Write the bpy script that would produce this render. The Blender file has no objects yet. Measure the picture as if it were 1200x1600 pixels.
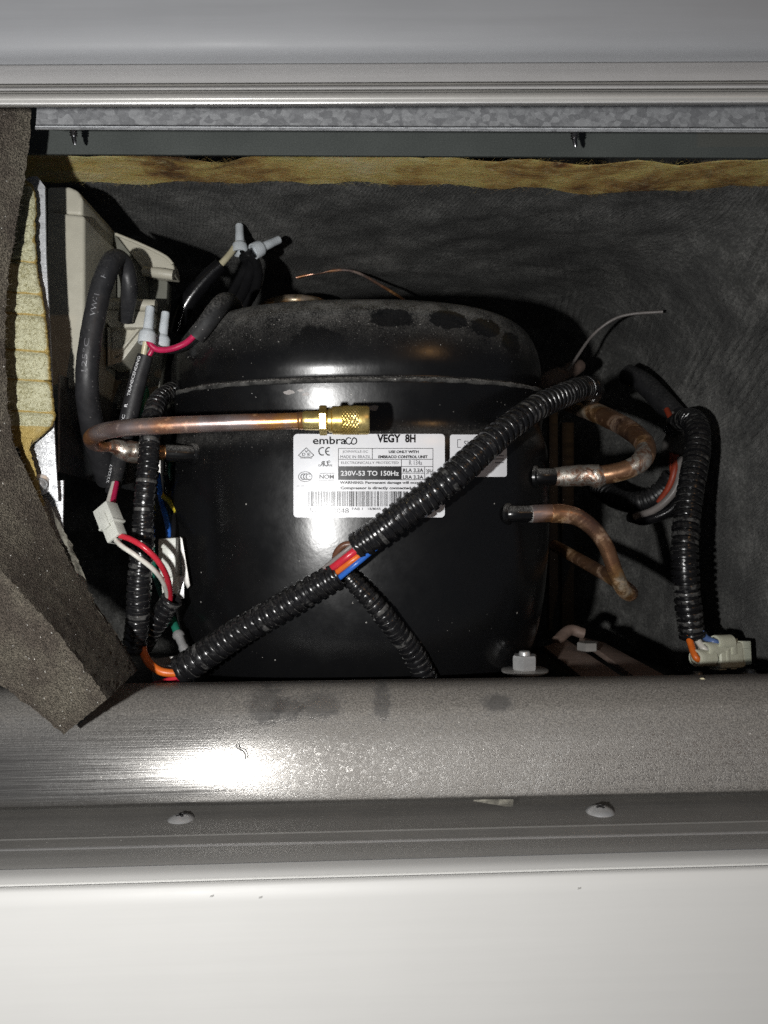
import bpy, bmesh, math, random
import numpy as np
from mathutils import Vector, Matrix
random.seed(7); RNG = np.random.default_rng(7)
R = math.radians
sc = bpy.context.scene
COL = sc.collection

# ------------------------------------------------------------------ camera
CAMZ = 0.30                                   # lens height above the datum, metres
YAW, ROLL, FPX = R(1.3), R(0.85), 1202.0      # FPX: focal length in photograph pixels (1200 wide)
_f = Vector((math.sin(YAW), math.cos(YAW), 0)); _r = Vector((math.cos(YAW), -math.sin(YAW), 0)); _u = Vector((0, 0, 1))
CR = _r*math.cos(ROLL) - _u*math.sin(ROLL); CU = _u*math.cos(ROLL) + _r*math.sin(ROLL); CF = _f
CAM = Vector((0, 0, CAMZ))
cd = bpy.data.cameras.new('camera'); cam = bpy.data.objects.new('camera', cd); COL.objects.link(cam)
cd.sensor_fit = 'HORIZONTAL'; cd.sensor_width = 36; cd.lens = 36*FPX/1200
cd.clip_start = 0.01; cd.clip_end = 50
cd.dof.use_dof = True; cd.dof.focus_distance = 0.39; cd.dof.aperture_fstop = 34
cam.matrix_world = Matrix(((CR.x, CU.x, -CF.x, CAM.x), (CR.y, CU.y, -CF.y, CAM.y), (CR.z, CU.z, -CF.z, CAM.z), (0, 0, 0, 1)))
sc.camera = cam

# ------------------------------------------------------------------ light: a torch held beside the lens, a warm room lamp, dim room
w = bpy.data.worlds.new('World'); sc.world = w; w.use_nodes = True
w.node_tree.nodes['Background'].inputs[0].default_value = (0.80, 0.86, 1.0, 1)
w.node_tree.nodes['Background'].inputs[1].default_value = 0.075
def lamp(name, loc, power, radius, col):
    d = bpy.data.lights.new(name, 'POINT'); d.energy = power; d.shadow_soft_size = radius; d.color = col
    o = bpy.data.objects.new(name, d); COL.objects.link(o); o.location = loc; return o
lamp('torch', (-0.105, -0.06, CAMZ-0.025), 8.2, 0.006, (1.0, 0.992, 0.972))
lamp('room_lamp', (0.62, -0.75, CAMZ+0.50), 2.6, 0.008, (1.0, 0.55, 0.22))
sc.view_settings.view_transform = 'Standard'; sc.view_settings.look = 'None'
sc.view_settings.exposure = 0.0; sc.view_settings.gamma = 1.0
sc.render.engine = 'CYCLES'; sc.cycles.max_bounces = 8; sc.cycles.use_denoising = False; sc.cycles.use_light_tree = False; sc.cycles.sample_clamp_indirect = 3

# ------------------------------------------------------------------ helpers
def P(px, py, Y):
    """point of the photograph (1200x1600) on the upright plane at depth Y"""
    d = CF + CR*((px-600)/FPX) + CU*((800-py)/FPX)
    t = Y/d.y
    return CAM + d*t
def proj(p):
    v = Vector(p)-CAM; z = v.dot(CF)
    return 600+FPX*v.dot(CR)/z, 800-FPX*v.dot(CU)/z
def zfor(X, Y, py):
    lo, hi = -1.0, 1.5
    for _ in range(40):
        m = (lo+hi)/2
        if proj((X, Y, m))[1] > py: lo = m
        else: hi = m
    return (lo+hi)/2
def mpx(n, Y): return n*Y/FPX                 # n photograph pixels at depth Y in metres

def link(name, me, mat, parent=None, smooth=True, angle=40):
    o = bpy.data.objects.new(name, me); COL.objects.link(o)
    if mat is not None: me.materials.append(mat)
    if smooth:
        me.polygons.foreach_set('use_smooth', [True]*len(me.polygons))
        if angle: me.set_sharp_from_angle(angle=R(angle))
    if parent is not None:
        o.parent = parent; o.matrix_parent_inverse = parent.matrix_world.inverted()
    return o
def mesh(name, v, f, mat, parent=None, smooth=True, angle=40, fix=True):
    me = bpy.data.meshes.new(name); me.from_pydata([tuple(map(float, p)) for p in v], [], [list(map(int, q)) for q in f]); me.validate(); me.update()
    if fix:
        bm = bmesh.new(); bm.from_mesh(me); bmesh.ops.recalc_face_normals(bm, faces=bm.faces); bm.to_mesh(me); bm.free()
    return link(name, me, mat, parent, smooth, angle)
def from_bm(name, bm, mat, parent=None, smooth=True, angle=40):
    bmesh.ops.recalc_face_normals(bm, faces=bm.faces)
    me = bpy.data.meshes.new(name); bm.to_mesh(me); bm.free()
    return link(name, me, mat, parent, smooth, angle)
def thing(name, loc, label, cat, group=None):
    o = bpy.data.objects.new(name, None); COL.objects.link(o); o.empty_display_size = 0.01
    o.matrix_world = Matrix.Translation(Vector(loc)); bpy.context.view_layer.update()
    return tag(o, label, cat, group)
def tag(o, label, cat, group=None):
    o['label'] = label; o['category'] = cat
    if group: o['group'] = group
    return o
def struct(o): o['kind'] = 'structure'; return o
def stuff(o): o['kind'] = 'stuff'; return o

def smooth_path(pts, n=8, closed=False):
    p = np.array([tuple(q) for q in pts], float)
    if len(p) == 2:
        return np.array([p[0]+(p[1]-p[0])*t for t in np.linspace(0, 1, n+1)])
    q = np.vstack([2*p[0]-p[1], p, 2*p[-1]-p[-2]]); out = []
    for i in range(1, len(q)-2):
        a, b, c, d = q[i-1:i+3]
        for t in np.arange(n)/n:
            out.append(.5*((2*b)+(-a+c)*t+(2*a-5*b+4*c-d)*t*t+(-a+3*b-3*c+d)*t**3))
    out.append(p[-1]); return np.array(out)
def resample(path, k):
    d = np.r_[0, np.cumsum(np.linalg.norm(np.diff(path, axis=0), axis=1))]
    s = np.asarray(k)*d[-1]
    return np.stack([np.interp(s, d, path[:, i]) for i in range(path.shape[1])], 1)
def plen(path): return float(np.linalg.norm(np.diff(path, axis=0), axis=1).sum())
def frames(path):
    t = np.gradient(path, axis=0); t /= np.linalg.norm(t, axis=1)[:, None]+1e-12
    nrm = np.cross(t[0], (0.13, -1, 0.21)); nrm /= np.linalg.norm(nrm); N = [nrm]
    for i in range(1, len(path)):
        v = N[-1]-t[i]*np.dot(N[-1], t[i]); N.append(v/(np.linalg.norm(v)+1e-12))
    N = np.array(N); return t, N, np.cross(t, N)
def sweep(path, rad, n=16, rfun=None, cap=True):
    """tube round a polyline; rad: one radius for each station"""
    T, N, B = frames(path); a = np.linspace(0, 2*np.pi, n, endpoint=False); m = len(path)
    rad = np.broadcast_to(np.asarray(rad, float), (m,))
    rr = np.repeat(rad[:, None], n, 1)
    if rfun is not None: rr = rr*rfun(np.arange(m)[:, None], a[None, :])
    V = path[:, None, :]+rr[..., None]*(np.cos(a)[None, :, None]*N[:, None, :]+np.sin(a)[None, :, None]*B[:, None, :])
    v = V.reshape(-1, 3).tolist(); f = []
    for i in range(m-1):
        for j in range(n):
            k = (j+1) % n; f.append((i*n+j, i*n+k, (i+1)*n+k, (i+1)*n+j))
    if cap: f.append(tuple(range(n))); f.append(tuple(range((m-1)*n, m*n)))
    return v, f
def tube(name, pts, r, mat, parent=None, n=14, seg=8, wob=0, cap=True):
    """pts: world points; r: a radius or one for each point"""
    pts = [tuple(p) for p in pts]
    if not hasattr(r, '__len__'): r = [r]*len(pts)
    pr = np.hstack([np.array(pts), np.array(r)[:, None]])
    pa = smooth_path([tuple(x) for x in pr], seg)
    path, rad = pa[:, :3], np.maximum(pa[:, 3], 1e-5)
    fn = None
    if wob:
        ph = RNG.uniform(0, 6.28, 8)
        fn = lambda i, a: 1+wob*(np.sin(i*.55+ph[0]+2*np.sin(a+ph[1]))*.5+np.sin(i*.23+3*a+ph[2])*.35+np.sin(i*1.1+2*a+ph[3])*.3)
    v, f = sweep(path, rad, n, fn, cap)
    return mesh(name, v, f, mat, parent)
def corrugated(name, pts, r, pitch, mat, parent=None, depth=0.13, n=24, seed=0, open_ends=(True, True), slit=None):
    rg = np.random.default_rng(seed)
    pr = [tuple(p)+(r,) if not hasattr(r, '__len__') else tuple(p)+(r[i],) for i, p in enumerate(pts)]
    pa = smooth_path(pr, 24); L = plen(pa[:, :3]); k = max(3, int(round(L/pitch)))
    prof = [(0.0, 1-depth), (.12, 1-depth), (.17, .975), (.24, 1.0), (.70, 1.0), (.77, .975), (.82, 1-depth)]
    s, q = [], []
    for i in range(k):
        e = rg.normal(0, .014)
        for t, h in prof: s.append((i+t)/k); q.append(h*(1+(e if h > .95 else 0)))
    s.append(1.0); q.append(1-depth)
    rs = resample(pa, s); path = rs[:, :3]; rad = rs[:, 3]*np.array(q)
    fn = None
    if slit is not None:
        fn = lambda i, a: 1-0.10*np.exp(-((np.angle(np.exp(1j*(a-slit))))/.10)**2)
    ph = rg.uniform(0, 6.28, 6); tt = np.arange(len(path))/7.0
    path = path+.00016*np.stack([np.sin(tt*.61+ph[0])+np.sin(tt*.23+ph[1]), np.sin(tt*.47+ph[2]), np.sin(tt*.53+ph[3])+np.sin(tt*.19+ph[4])], 1)
    v, f = sweep(path, rad, n, fn, cap=False); m = len(path); rim = np.repeat((np.array(q) > .96)*(np.array(q) < .99)*1.0, n)
    for end, op in ((0, open_ends[0]), (1, open_ends[1])):
        base = 0 if end == 0 else (m-1)*n; c = path[0] if end == 0 else path[-1]
        t = (path[1]-path[0]) if end == 0 else (path[-2]-path[-1]); t = t/np.linalg.norm(t)
        ring = np.array(v[base:base+n]); off = len(v)
        inner = c+(ring-c)*.86; deep = inner+t*(rad[0]*2.2)
        v += inner.tolist()+deep.tolist()
        for j in range(n):
            kx = (j+1) % n
            f.append((base+j, base+kx, off+kx, off+j)); f.append((off+j, off+kx, off+n+kx, off+n+j))
        f.append(tuple(range(off+n, off+2*n)))
    o = mesh(name, v, f, mat, parent, angle=50); at = o.data.attributes.new('rim', 'FLOAT', 'POINT'); vals = np.zeros(len(o.data.vertices), np.float32); vals[:len(rim)] = rim; at.data.foreach_set('value', vals)
    return o
def lathe(name, p0, p1, prof, mat, parent=None, n=24, rfun=None, angle=35, cap=True):
    """prof: (t along p0-p1, radius)"""
    p0, p1 = np.array(tuple(p0)), np.array(tuple(p1)); ax = p1-p0; L = np.linalg.norm(ax); ax = ax/L
    N = np.cross(ax, (0.1, 1, .05)); N /= np.linalg.norm(N); B = np.cross(ax, N)
    a = np.linspace(0, 2*np.pi, n, endpoint=False); v = []; f = []
    for i, (t, r) in enumerate(prof):
        c = p0+ax*L*t
        for j in range(n):
            rr = r*(rfun(i, a[j]) if rfun else 1)
            v.append(c+rr*(math.cos(a[j])*N+math.sin(a[j])*B))
    for i in range(len(prof)-1):
        for j in range(n):
            k = (j+1) % n; f.append((i*n+j, i*n+k, (i+1)*n+k, (i+1)*n+j))
    if cap: f.append(tuple(range(n))); f.append(tuple(range((len(prof)-1)*n, len(prof)*n)))
    return mesh(name, v, f, mat, parent, angle=angle)
def hexnut(name, p0, p1, r, mat, parent=None, ch=.12, spin=0.0):
    p0, p1 = Vector(p0), Vector(p1); ax = (p1-p0); L = ax.length; ax.normalize()
    N = ax.cross(Vector((0.1, 1, .05))).normalized(); B = ax.cross(N); v = []; f = []
    for t, s in ((0, .93), (ch, 1), (1-ch, 1), (1, .93)):
        for j in range(6):
            a = spin+j*math.pi/3; v.append(p0+ax*L*t+(N*math.cos(a)+B*math.sin(a))*r*s)
    for i in range(3):
        for j in range(6): k = (j+1) % 6; f.append((i*6+j, i*6+k, i*6+6+k, i*6+6+j))
    f.append(tuple(range(6))); f.append(tuple(range(18, 24)))
    return mesh(name, v, f, mat, parent, angle=15)
def slab(name, outline, Y, t, mat, parent=None, bevel=0.0006, seg=2, yf=None, round_=None):
    """outline in photograph pixels, front face at depth Y (or yf(px,py)), t metres thick away from the lens"""
    pts = [P(x, y, yf(x, y) if yf else Y) for x, y in outline]
    return prism(name, pts, Vector((0, t, 0)), mat, parent, bevel, seg)
def prism(name, pts, ext, mat, parent=None, bevel=0.0006, seg=2, angle=35):
    bm = bmesh.new(); a = [bm.verts.new(p) for p in pts]; b = [bm.verts.new(Vector(p)+ext) for p in pts]; n = len(pts)
    bm.faces.new(a); bm.faces.new(b[::-1])
    for i in range(n): j = (i+1) % n; bm.faces.new((a[i], b[i], b[j], a[j]))
    bmesh.ops.recalc_face_normals(bm, faces=bm.faces)
    if bevel:
        bmesh.ops.bevel(bm, geom=[e for e in bm.edges if len(e.link_faces) == 2 and e.calc_face_angle(0) > .4], offset=bevel, segments=seg, affect='EDGES', profile=.6, clamp_overlap=True)
    bmesh.ops.triangulate(bm, faces=[q for q in bm.faces if len(q.verts) > 4])
    return from_bm(name, bm, mat, parent, angle=angle)
def obox(name, c, ax, ay, az, mat, parent=None, bevel=0.0005, seg=2):
    """box from its centre and three half-extent vectors"""
    c, ax, ay, az = Vector(c), Vector(ax), Vector(ay), Vector(az)
    return prism(name, [c-ax-ay-az, c+ax-ay-az, c+ax+ay-az, c-ax+ay-az], az*2, mat, parent, bevel, seg)
def grid(name, V, mat, parent=None, smooth=True, angle=None, thick=None):
    """V: array (rows, cols, 3)"""
    m, n = V.shape[:2]; v = V.reshape(-1, 3); f = [(i*n+j, i*n+j+1, (i+1)*n+j+1, (i+1)*n+j) for i in range(m-1) for j in range(n-1)]
    o = mesh(name, v, f, mat, parent, smooth, angle, fix=False)
    if thick:
        md = o.modifiers.new('solid', 'SOLIDIFY'); md.thickness = thick; md.offset = -1
    return o
def fbm2(u, v, seed=0, octs=4, base=1.0):
    rg = np.random.default_rng(seed); out = np.zeros_like(u, float); amp = 1.0; fr = base
    for _ in range(octs):
        for _k in range(4):
            a = rg.uniform(0, 6.28); ph = rg.uniform(0, 6.28); k = fr*rg.uniform(.7, 1.3)
            out += amp*.4*np.sin(k*(u*np.cos(a)+v*np.sin(a))*6.28+ph+1.3*np.sin(k*2.1*(u*np.sin(a)-v*np.cos(a))+ph))
        amp *= .5; fr *= 2.03
    return out

# ------------------------------------------------------------------ materials
class NT:
    def __init__(s, name):
        s.m = bpy.data.materials.new(name); s.m.use_nodes = True; s.t = s.m.node_tree; s.b = s.t.nodes['Principled BSDF']
        s.co = s.t.nodes.new('ShaderNodeTexCoord').outputs['Object']
    def N(s, typ, **k):
        n = s.t.nodes.new(typ)
        for a, b in k.items(): setattr(n, a, b)
        return n
    def put(s, sock, val):
        if isinstance(val, bpy.types.NodeSocket): s.t.links.new(val, sock)
        elif isinstance(val, (tuple, list)) and sock.type == 'RGBA': sock.default_value = tuple(val)+((1,) if len(val) == 3 else ())
        else: sock.default_value = val
    def scale(s, vec3):
        n = s.N('ShaderNodeVectorMath', operation='MULTIPLY'); s.put(n.inputs[0], s.co); n.inputs[1].default_value = vec3; return n.outputs[0]
    def noise(s, sc_, det=4, ro=.6, vec=None, dist=0):
        n = s.N('ShaderNodeTexNoise'); s.put(n.inputs['Vector'], vec or s.co); n.inputs['Scale'].default_value = sc_
        n.inputs['Detail'].default_value = det; n.inputs['Roughness'].default_value = ro; n.inputs['Distortion'].default_value = dist; return n.outputs['Fac']
    def voro(s, sc_, out='Distance', feat='F1', vec=None, rnd=1):
        n = s.N('ShaderNodeTexVoronoi', feature=feat); s.put(n.inputs['Vector'], vec or s.co); n.inputs['Scale'].default_value = sc_; n.inputs['Randomness'].default_value = rnd
        return n.outputs[out]
    def math(s, op, a, b=0.0, clamp=False):
        n = s.N('ShaderNodeMath', operation=op, use_clamp=clamp); s.put(n.inputs[0], a); s.put(n.inputs[1], b); return n.outputs[0]
    def step(s, x, lo, hi, a=0.0, b=1.0):
        n = s.N('ShaderNodeMapRange', interpolation_type='SMOOTHSTEP'); s.put(n.inputs[0], x)
        for i, q in enumerate((lo, hi, a, b)): n.inputs[i+1].default_value = q
        return n.outputs[0]
    def mix(s, fac, a, b):
        n = s.N('ShaderNodeMix', data_type='RGBA'); s.put(n.inputs[0], fac); s.put(n.inputs[6], a); s.put(n.inputs[7], b); return n.outputs[2]
    def ramp(s, fac, stops):
        n = s.N('ShaderNodeValToRGB'); s.put(n.inputs[0], fac); e = n.color_ramp.elements
        while len(e) < len(stops): e.new(.5)
        for q, (p, c) in zip(e, stops): q.position = p; q.color = tuple(c)+(1,)
        return n.outputs[0]
    def sep(s, vec, ax):
        n = s.N('ShaderNodeSeparateXYZ'); s.put(n.inputs[0], vec); return n.outputs[ax]
    def normal(s): return s.N('ShaderNodeNewGeometry').outputs['Normal']
    def attr(s, name): return s.N('ShaderNodeAttribute', attribute_name=name).outputs['Fac']
    def bump(s, h, dist=.0003, st=1.0, prev=None):
        n = s.N('ShaderNodeBump'); s.put(n.inputs['Height'], h); n.inputs['Distance'].default_value = dist; n.inputs['Strength'].default_value = st
        if prev is not None: s.t.links.new(prev, n.inputs['Normal'])
        s.t.links.new(n.outputs[0], s.b.inputs['Normal']); return n.outputs[0]
    def set(s, **k):
        nm = dict(col='Base Color', rough='Roughness', metal='Metallic', spec='Specular IOR Level', trans='Transmission Weight', coat='Coat Weight', crough='Coat Roughness', sss='Subsurface Weight', alpha='Alpha', ior='IOR', sheen='Sheen Weight')
        for a, b in k.items(): s.put(s.b.inputs[nm[a]], b)
        return s
def specks(n, sc_, keep, size):
    """factor: scattered round specks (dust grains, painted glints on the foam)"""
    d = n.voro(sc_); c = n.sep(n.voro(sc_, 'Color'), 0)
    return n.math('MULTIPLY', n.step(d, size, size*.6), n.step(c, keep, keep+.02))
MT = {}
def plastic(name, col, rough=.4, var=.15, sss=0, bs=900, bd=.00006, dust=0.0, spec=.5, wear=0):
    n = NT(name); q = n.noise(120, 4); c = n.mix(n.step(q, .3, .75), tuple(x*(1-var) for x in col), tuple(min(1, x*(1+var)) for x in col))
    if dust:
        df = n.math('MULTIPLY', n.step(n.sep(n.normal(), 2), -.1, .9), n.step(n.noise(700, 5, .7), .42, .62)); c = n.mix(n.math('MULTIPLY', df, dust), c, (.30, .29, .27))
        sp = specks(n, 520, .80, .22); c = n.mix(n.math('MULTIPLY', sp, min(1, dust*1.5)), c, (.45, .44, .42))
    if wear: c = n.mix(n.math('MULTIPLY', n.step(n.attr('rim'), .35, 1), n.step(n.noise(160, 4, .7), .44, .66, 0, wear)), c, (.34, .335, .32))
    n.set(col=c, rough=n.step(n.noise(260, 3), .3, .7, rough*.85, rough*1.2), spec=spec)
    if sss: n.set(sss=sss); n.b.inputs['Subsurface Radius'].default_value = (.003, .003, .003); n.b.inputs['Subsurface Scale'].default_value = .5
    n.bump(n.noise(bs, 3), bd); MT[name] = n.m; return n.m

def m_shell():
    n = NT('black_enamel'); nz = n.sep(n.normal(), 2)
    fine = n.noise(1500, 4, .75); med = n.noise(90, 4, .6); up = n.step(nz, .03, .80)
    film = n.math('MULTIPLY', up, n.step(n.math('ADD', fine, n.math('MULTIPLY', med, .5)), .55, 1.05))
    # wiped, dust-free finger marks
    wipe = None
    for (x, y, ox, oz) in WIPES:
        c = PS(x, y, 0); v = n.N('ShaderNodeVectorMath', operation='SUBTRACT'); n.put(v.inputs[0], n.co); v.inputs[1].default_value = c
        k = n.N('ShaderNodeVectorMath', operation='MULTIPLY'); n.put(k.inputs[0], v.outputs[0]); k.inputs[1].default_value = (1/ox, 1/(oz*2.2), 1/oz)
        l = n.N('ShaderNodeVectorMath', operation='LENGTH'); n.put(l.inputs[0], k.outputs[0])
        e = n.step(n.math('ADD', l.outputs['Value'], n.math('MULTIPLY', n.noise(190, 4, .7, None, .6), .9)), 1.28, 1.42, .10, 1)
        wipe = e if wipe is None else n.math('MULTIPLY', wipe, e)
    film = n.math('MULTIPLY', film, wipe)
    up2 = n.step(nz, -.04, .45)
    s1 = n.math('MULTIPLY', specks(n, 420, .84, .17), n.math('ADD', n.math('MULTIPLY', up2, .9), n.step(n.noise(22, 2), .52, .75, .0, .5)))
    s2 = n.math('MULTIPLY', specks(n, 900, .70, .26), n.math('MULTIPLY', up2, .6))
    s3 = n.math('MULTIPLY', n.math('MAXIMUM', specks(n, 150, .78, .075), specks(n, 75, .90, .05)), .85)
    d = n.math('MAXIMUM', n.math('MULTIPLY', film, .75), n.math('MAXIMUM', n.math('MULTIPLY', n.math('MAXIMUM', s1, s2), wipe), s3))
    n.set(col=n.mix(d, (.0045, .0046, .0050), (.33, .32, .30)), rough=n.math('ADD', n.step(n.noise(35, 4, .7), .3, .7, .20, .29), n.math('MULTIPLY', film, .5)), spec=.45)
    b = n.bump(n.noise(240, 3), .00008, .6); n.bump(d, .00012, .8, b); return n.m
def m_copper(name, seed=0, oxid=.5, tint=(.62, .30, .17), stops=None):
    n = NT(name); mv = n.N('ShaderNodeVectorMath', operation='ADD'); n.put(mv.inputs[0], n.co); mv.inputs[1].default_value = (seed*1.7, seed*.9, 0)
    v = mv.outputs[0]; a = n.noise(30, 2, .5, v, .4); b = n.noise(75, 4, .65, v, .6); c = n.noise(700, 4, .7, v)
    col = n.ramp(n.math('ADD', n.math('MULTIPLY', a, .75), n.math('MULTIPLY', b, .25)), stops or [(.30, (.34, .24, .22)), (.42, (.52, .43, .42)), (.49, (.56, .36, .29)), (.54, tint), (.60, (.78, .38, .12)), (.68, (.50, .34, .28))])
    ox = n.step(n.math('ADD', b, n.math('MULTIPLY', c, .25)), .66-oxid*.10, .90-oxid*.10)
    col = n.mix(n.math('MULTIPLY', ox, .8), col, n.ramp(c, [(.35, (.15, .11, .10)), (.5, (.26, .21, .18)), (.65, (.38, .29, .17))]))
    n.set(col=col, metal=n.step(ox, 0, 1, .85, .35), rough=n.step(n.math('ADD', ox, b), .3, 1.4, .30, .55))
    n.bump(n.math('ADD', b, n.math('MULTIPLY', c, .3)), .00018, .5); MT[name] = n.m; return n.m
def m_solder():
    n = NT('brazed_joint'); a = n.noise(160, 5, .7, None, 1.2); c = n.noise(60, 3)
    n.set(col=n.ramp(a, [(.3, (.13, .07, .05)), (.42, (.34, .20, .14)), (.52, (.55, .50, .44)), (.62, (.62, .60, .54)), (.72, (.30, .22, .10))]), metal=.85, rough=n.step(c, .3, .7, .25, .5))
    n.bump(a, .0006, .8); return n.m
def m_brass():
    n = NT('brass'); a = n.noise(90, 4); n.set(col=n.mix(n.step(a, .35, .7), (.70, .50, .15), (.90, .72, .30)), metal=.9, rough=n.step(n.noise(400, 3), .3, .7, .26, .40)); n.bump(n.noise(900, 3), .00004); return n.m
def m_galv(name='galvanised_steel', lo=.20, hi=.46, sc_=150, fine=False):
    n = NT(name); c = n.sep(n.voro(sc_, 'Color', vec=n.scale((1, 1.3, 1.6))), 1); c2 = n.sep(n.voro(sc_*2.3, 'Color'), 0); g = n.noise(1800, 3, .7)
    f = n.math('ADD', n.math('MULTIPLY', c, .6), n.math('ADD', n.math('MULTIPLY', c2, .25), n.math('MULTIPLY', g, .3 if not fine else .9)))
    f = n.step(f, .28, 1.0)
    n.set(col=n.mix(f, (lo, lo*1.02, lo*1.07), (hi, hi*1.02, hi*1.05)), metal=.35, rough=n.step(f, 0, 1, .55, .36))
    n.bump(n.noise(900 if not fine else 1600, 3), .0001 if not fine else .0003, .6); return n.m
def m_felt():
    n = NT('black_felt_liner'); a = n.noise(30, 8, .74, None, .1); f = n.noise(520, 5, .8); p = n.noise(8, 3)
    fib = n.noise(1, 5, .8, n.scale((900, 300, 420)), .3)
    q = n.math('ADD', n.math('MULTIPLY', a, .40), n.math('ADD', n.math('MULTIPLY', fib, .26), n.math('ADD', n.math('MULTIPLY', f, .24), n.math('MULTIPLY', p, .18))))
    # ribbed weave of the fabric facing, drawn tight in the corner
    x, y, z = (n.sep(n.co, k) for k in range(3))
    wv = n.math('SINE', n.math('ADD', n.math('ADD', n.math('MULTIPLY', x, 900), n.math('MULTIPLY', y, -330)), n.math('ADD', n.math('MULTIPLY', z, -560), n.math('MULTIPLY', n.noise(14, 2), 4))))
    wv2 = n.math('SINE', n.math('ADD', n.math('MULTIPLY', x, 2600), n.math('ADD', n.math('MULTIPLY', y, 700), n.math('MULTIPLY', z, 2300))))
    msk = n.math('MULTIPLY', n.step(x, .05, .17), n.math('MULTIPLY', n.step(z, CAMZ-.02, CAMZ+.10), n.step(n.noise(14, 3), .44, .62)))
    rib = n.math('MULTIPLY', wv, msk)
    q = n.math('ADD', q, n.math('MULTIPLY', rib, .012))
    n.set(col=n.ramp(q, [(.43, (.025, .025, .024)), (.53, (.075, .075, .071)), (.61, (.19, .188, .178)), (.71, (.46, .455, .43))]), rough=.95, spec=.15, sheen=.1)
    b = n.bump(n.math('ADD', f, n.math('MULTIPLY', fib, 1.2)), .0016, .7); b = n.bump(n.noise(60, 4, .6), .004, .5, b); b = n.bump(wv2, .00022, .5, b); n.bump(rib, .0007, .9, b); return n.m
def m_fibre():
    n = NT('glass_wool'); v = n.scale((.35, 1, 1)); a = n.noise(300, 6, .75, v, 2.0); b = n.noise(11, 4, .65); c = n.noise(70, 4, .6, v, 1)
    base = n.ramp(n.math('ADD', n.math('MULTIPLY', b, .7), n.math('MULTIPLY', c, .3)), [(.40, (.10, .048, .020)), (.46, (.29, .175, .055)), (.52, (.45, .345, .115)), (.62, (.50, .43, .235))])
    n.set(col=n.mix(n.step(a, .45, .75, 0, .6), base, (.60, .50, .27)), rough=.9, spec=.2, sss=.15); n.b.inputs['Subsurface Scale'].default_value = .01
    n.bump(n.math('ADD', a, c), .002, .7); return n.m
def m_foam():
    n = NT('open_cell_foam'); d = n.voro(1500, feat='F1'); c = n.noise(60, 4); f = n.noise(1700, 3, .8)
    col = n.mix(n.step(c, .35, .7), (.125, .104, .084), (.205, .182, .142)); col = n.mix(n.step(n.math('ADD', d, n.math('MULTIPLY', f, .5)), .35, .9), n.mix(.7, col, (.02, .015, .012)), col)
    s = n.math('MAXIMUM', specks(n, 760, .925, .26), specks(n, 330, .955, .14)); n.set(col=n.mix(s, col, (.95, .93, .86)), rough=n.step(s, 0, 1, .8, .3), spec=n.step(s, 0, 1, .25, .8))  # near-white specks: the foam's glitter put into the colour
    b = n.bump(d, .0014, 1.0); n.bump(f, .0007, .8, b); return n.m
def m_pad():
    n = NT('adhesive_backing'); g = n.attr('glue'); a = n.noise(900, 3, .7); b = n.noise(1700, 3, .8); k = n.noise(70, 4)
    col = n.mix(n.step(n.math('ADD', a, n.math('MULTIPLY', k, .4)), .5, .85), (.30, .28, .15), (.56, .55, .38))
    col = n.mix(n.step(n.math('ADD', g, n.math('MULTIPLY', n.math('SUBTRACT', k, .5), .8)), .35, .75), col, (.40, .29, .09)); n.set(col=col, rough=n.step(a, .3, .7, .28, .55), metal=.25)
    n.bump(n.math('ADD', a, b), .0006, .7); return n.m
def m_film():
    n = NT('clear_tape'); n.set(col=(.75, .72, .60), rough=.12, trans=.0, alpha=n.step(n.noise(160, 3), .3, .7, .10, .40), spec=.8); n.bump(n.noise(180, 4), .0012, .8); return n.m
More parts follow.
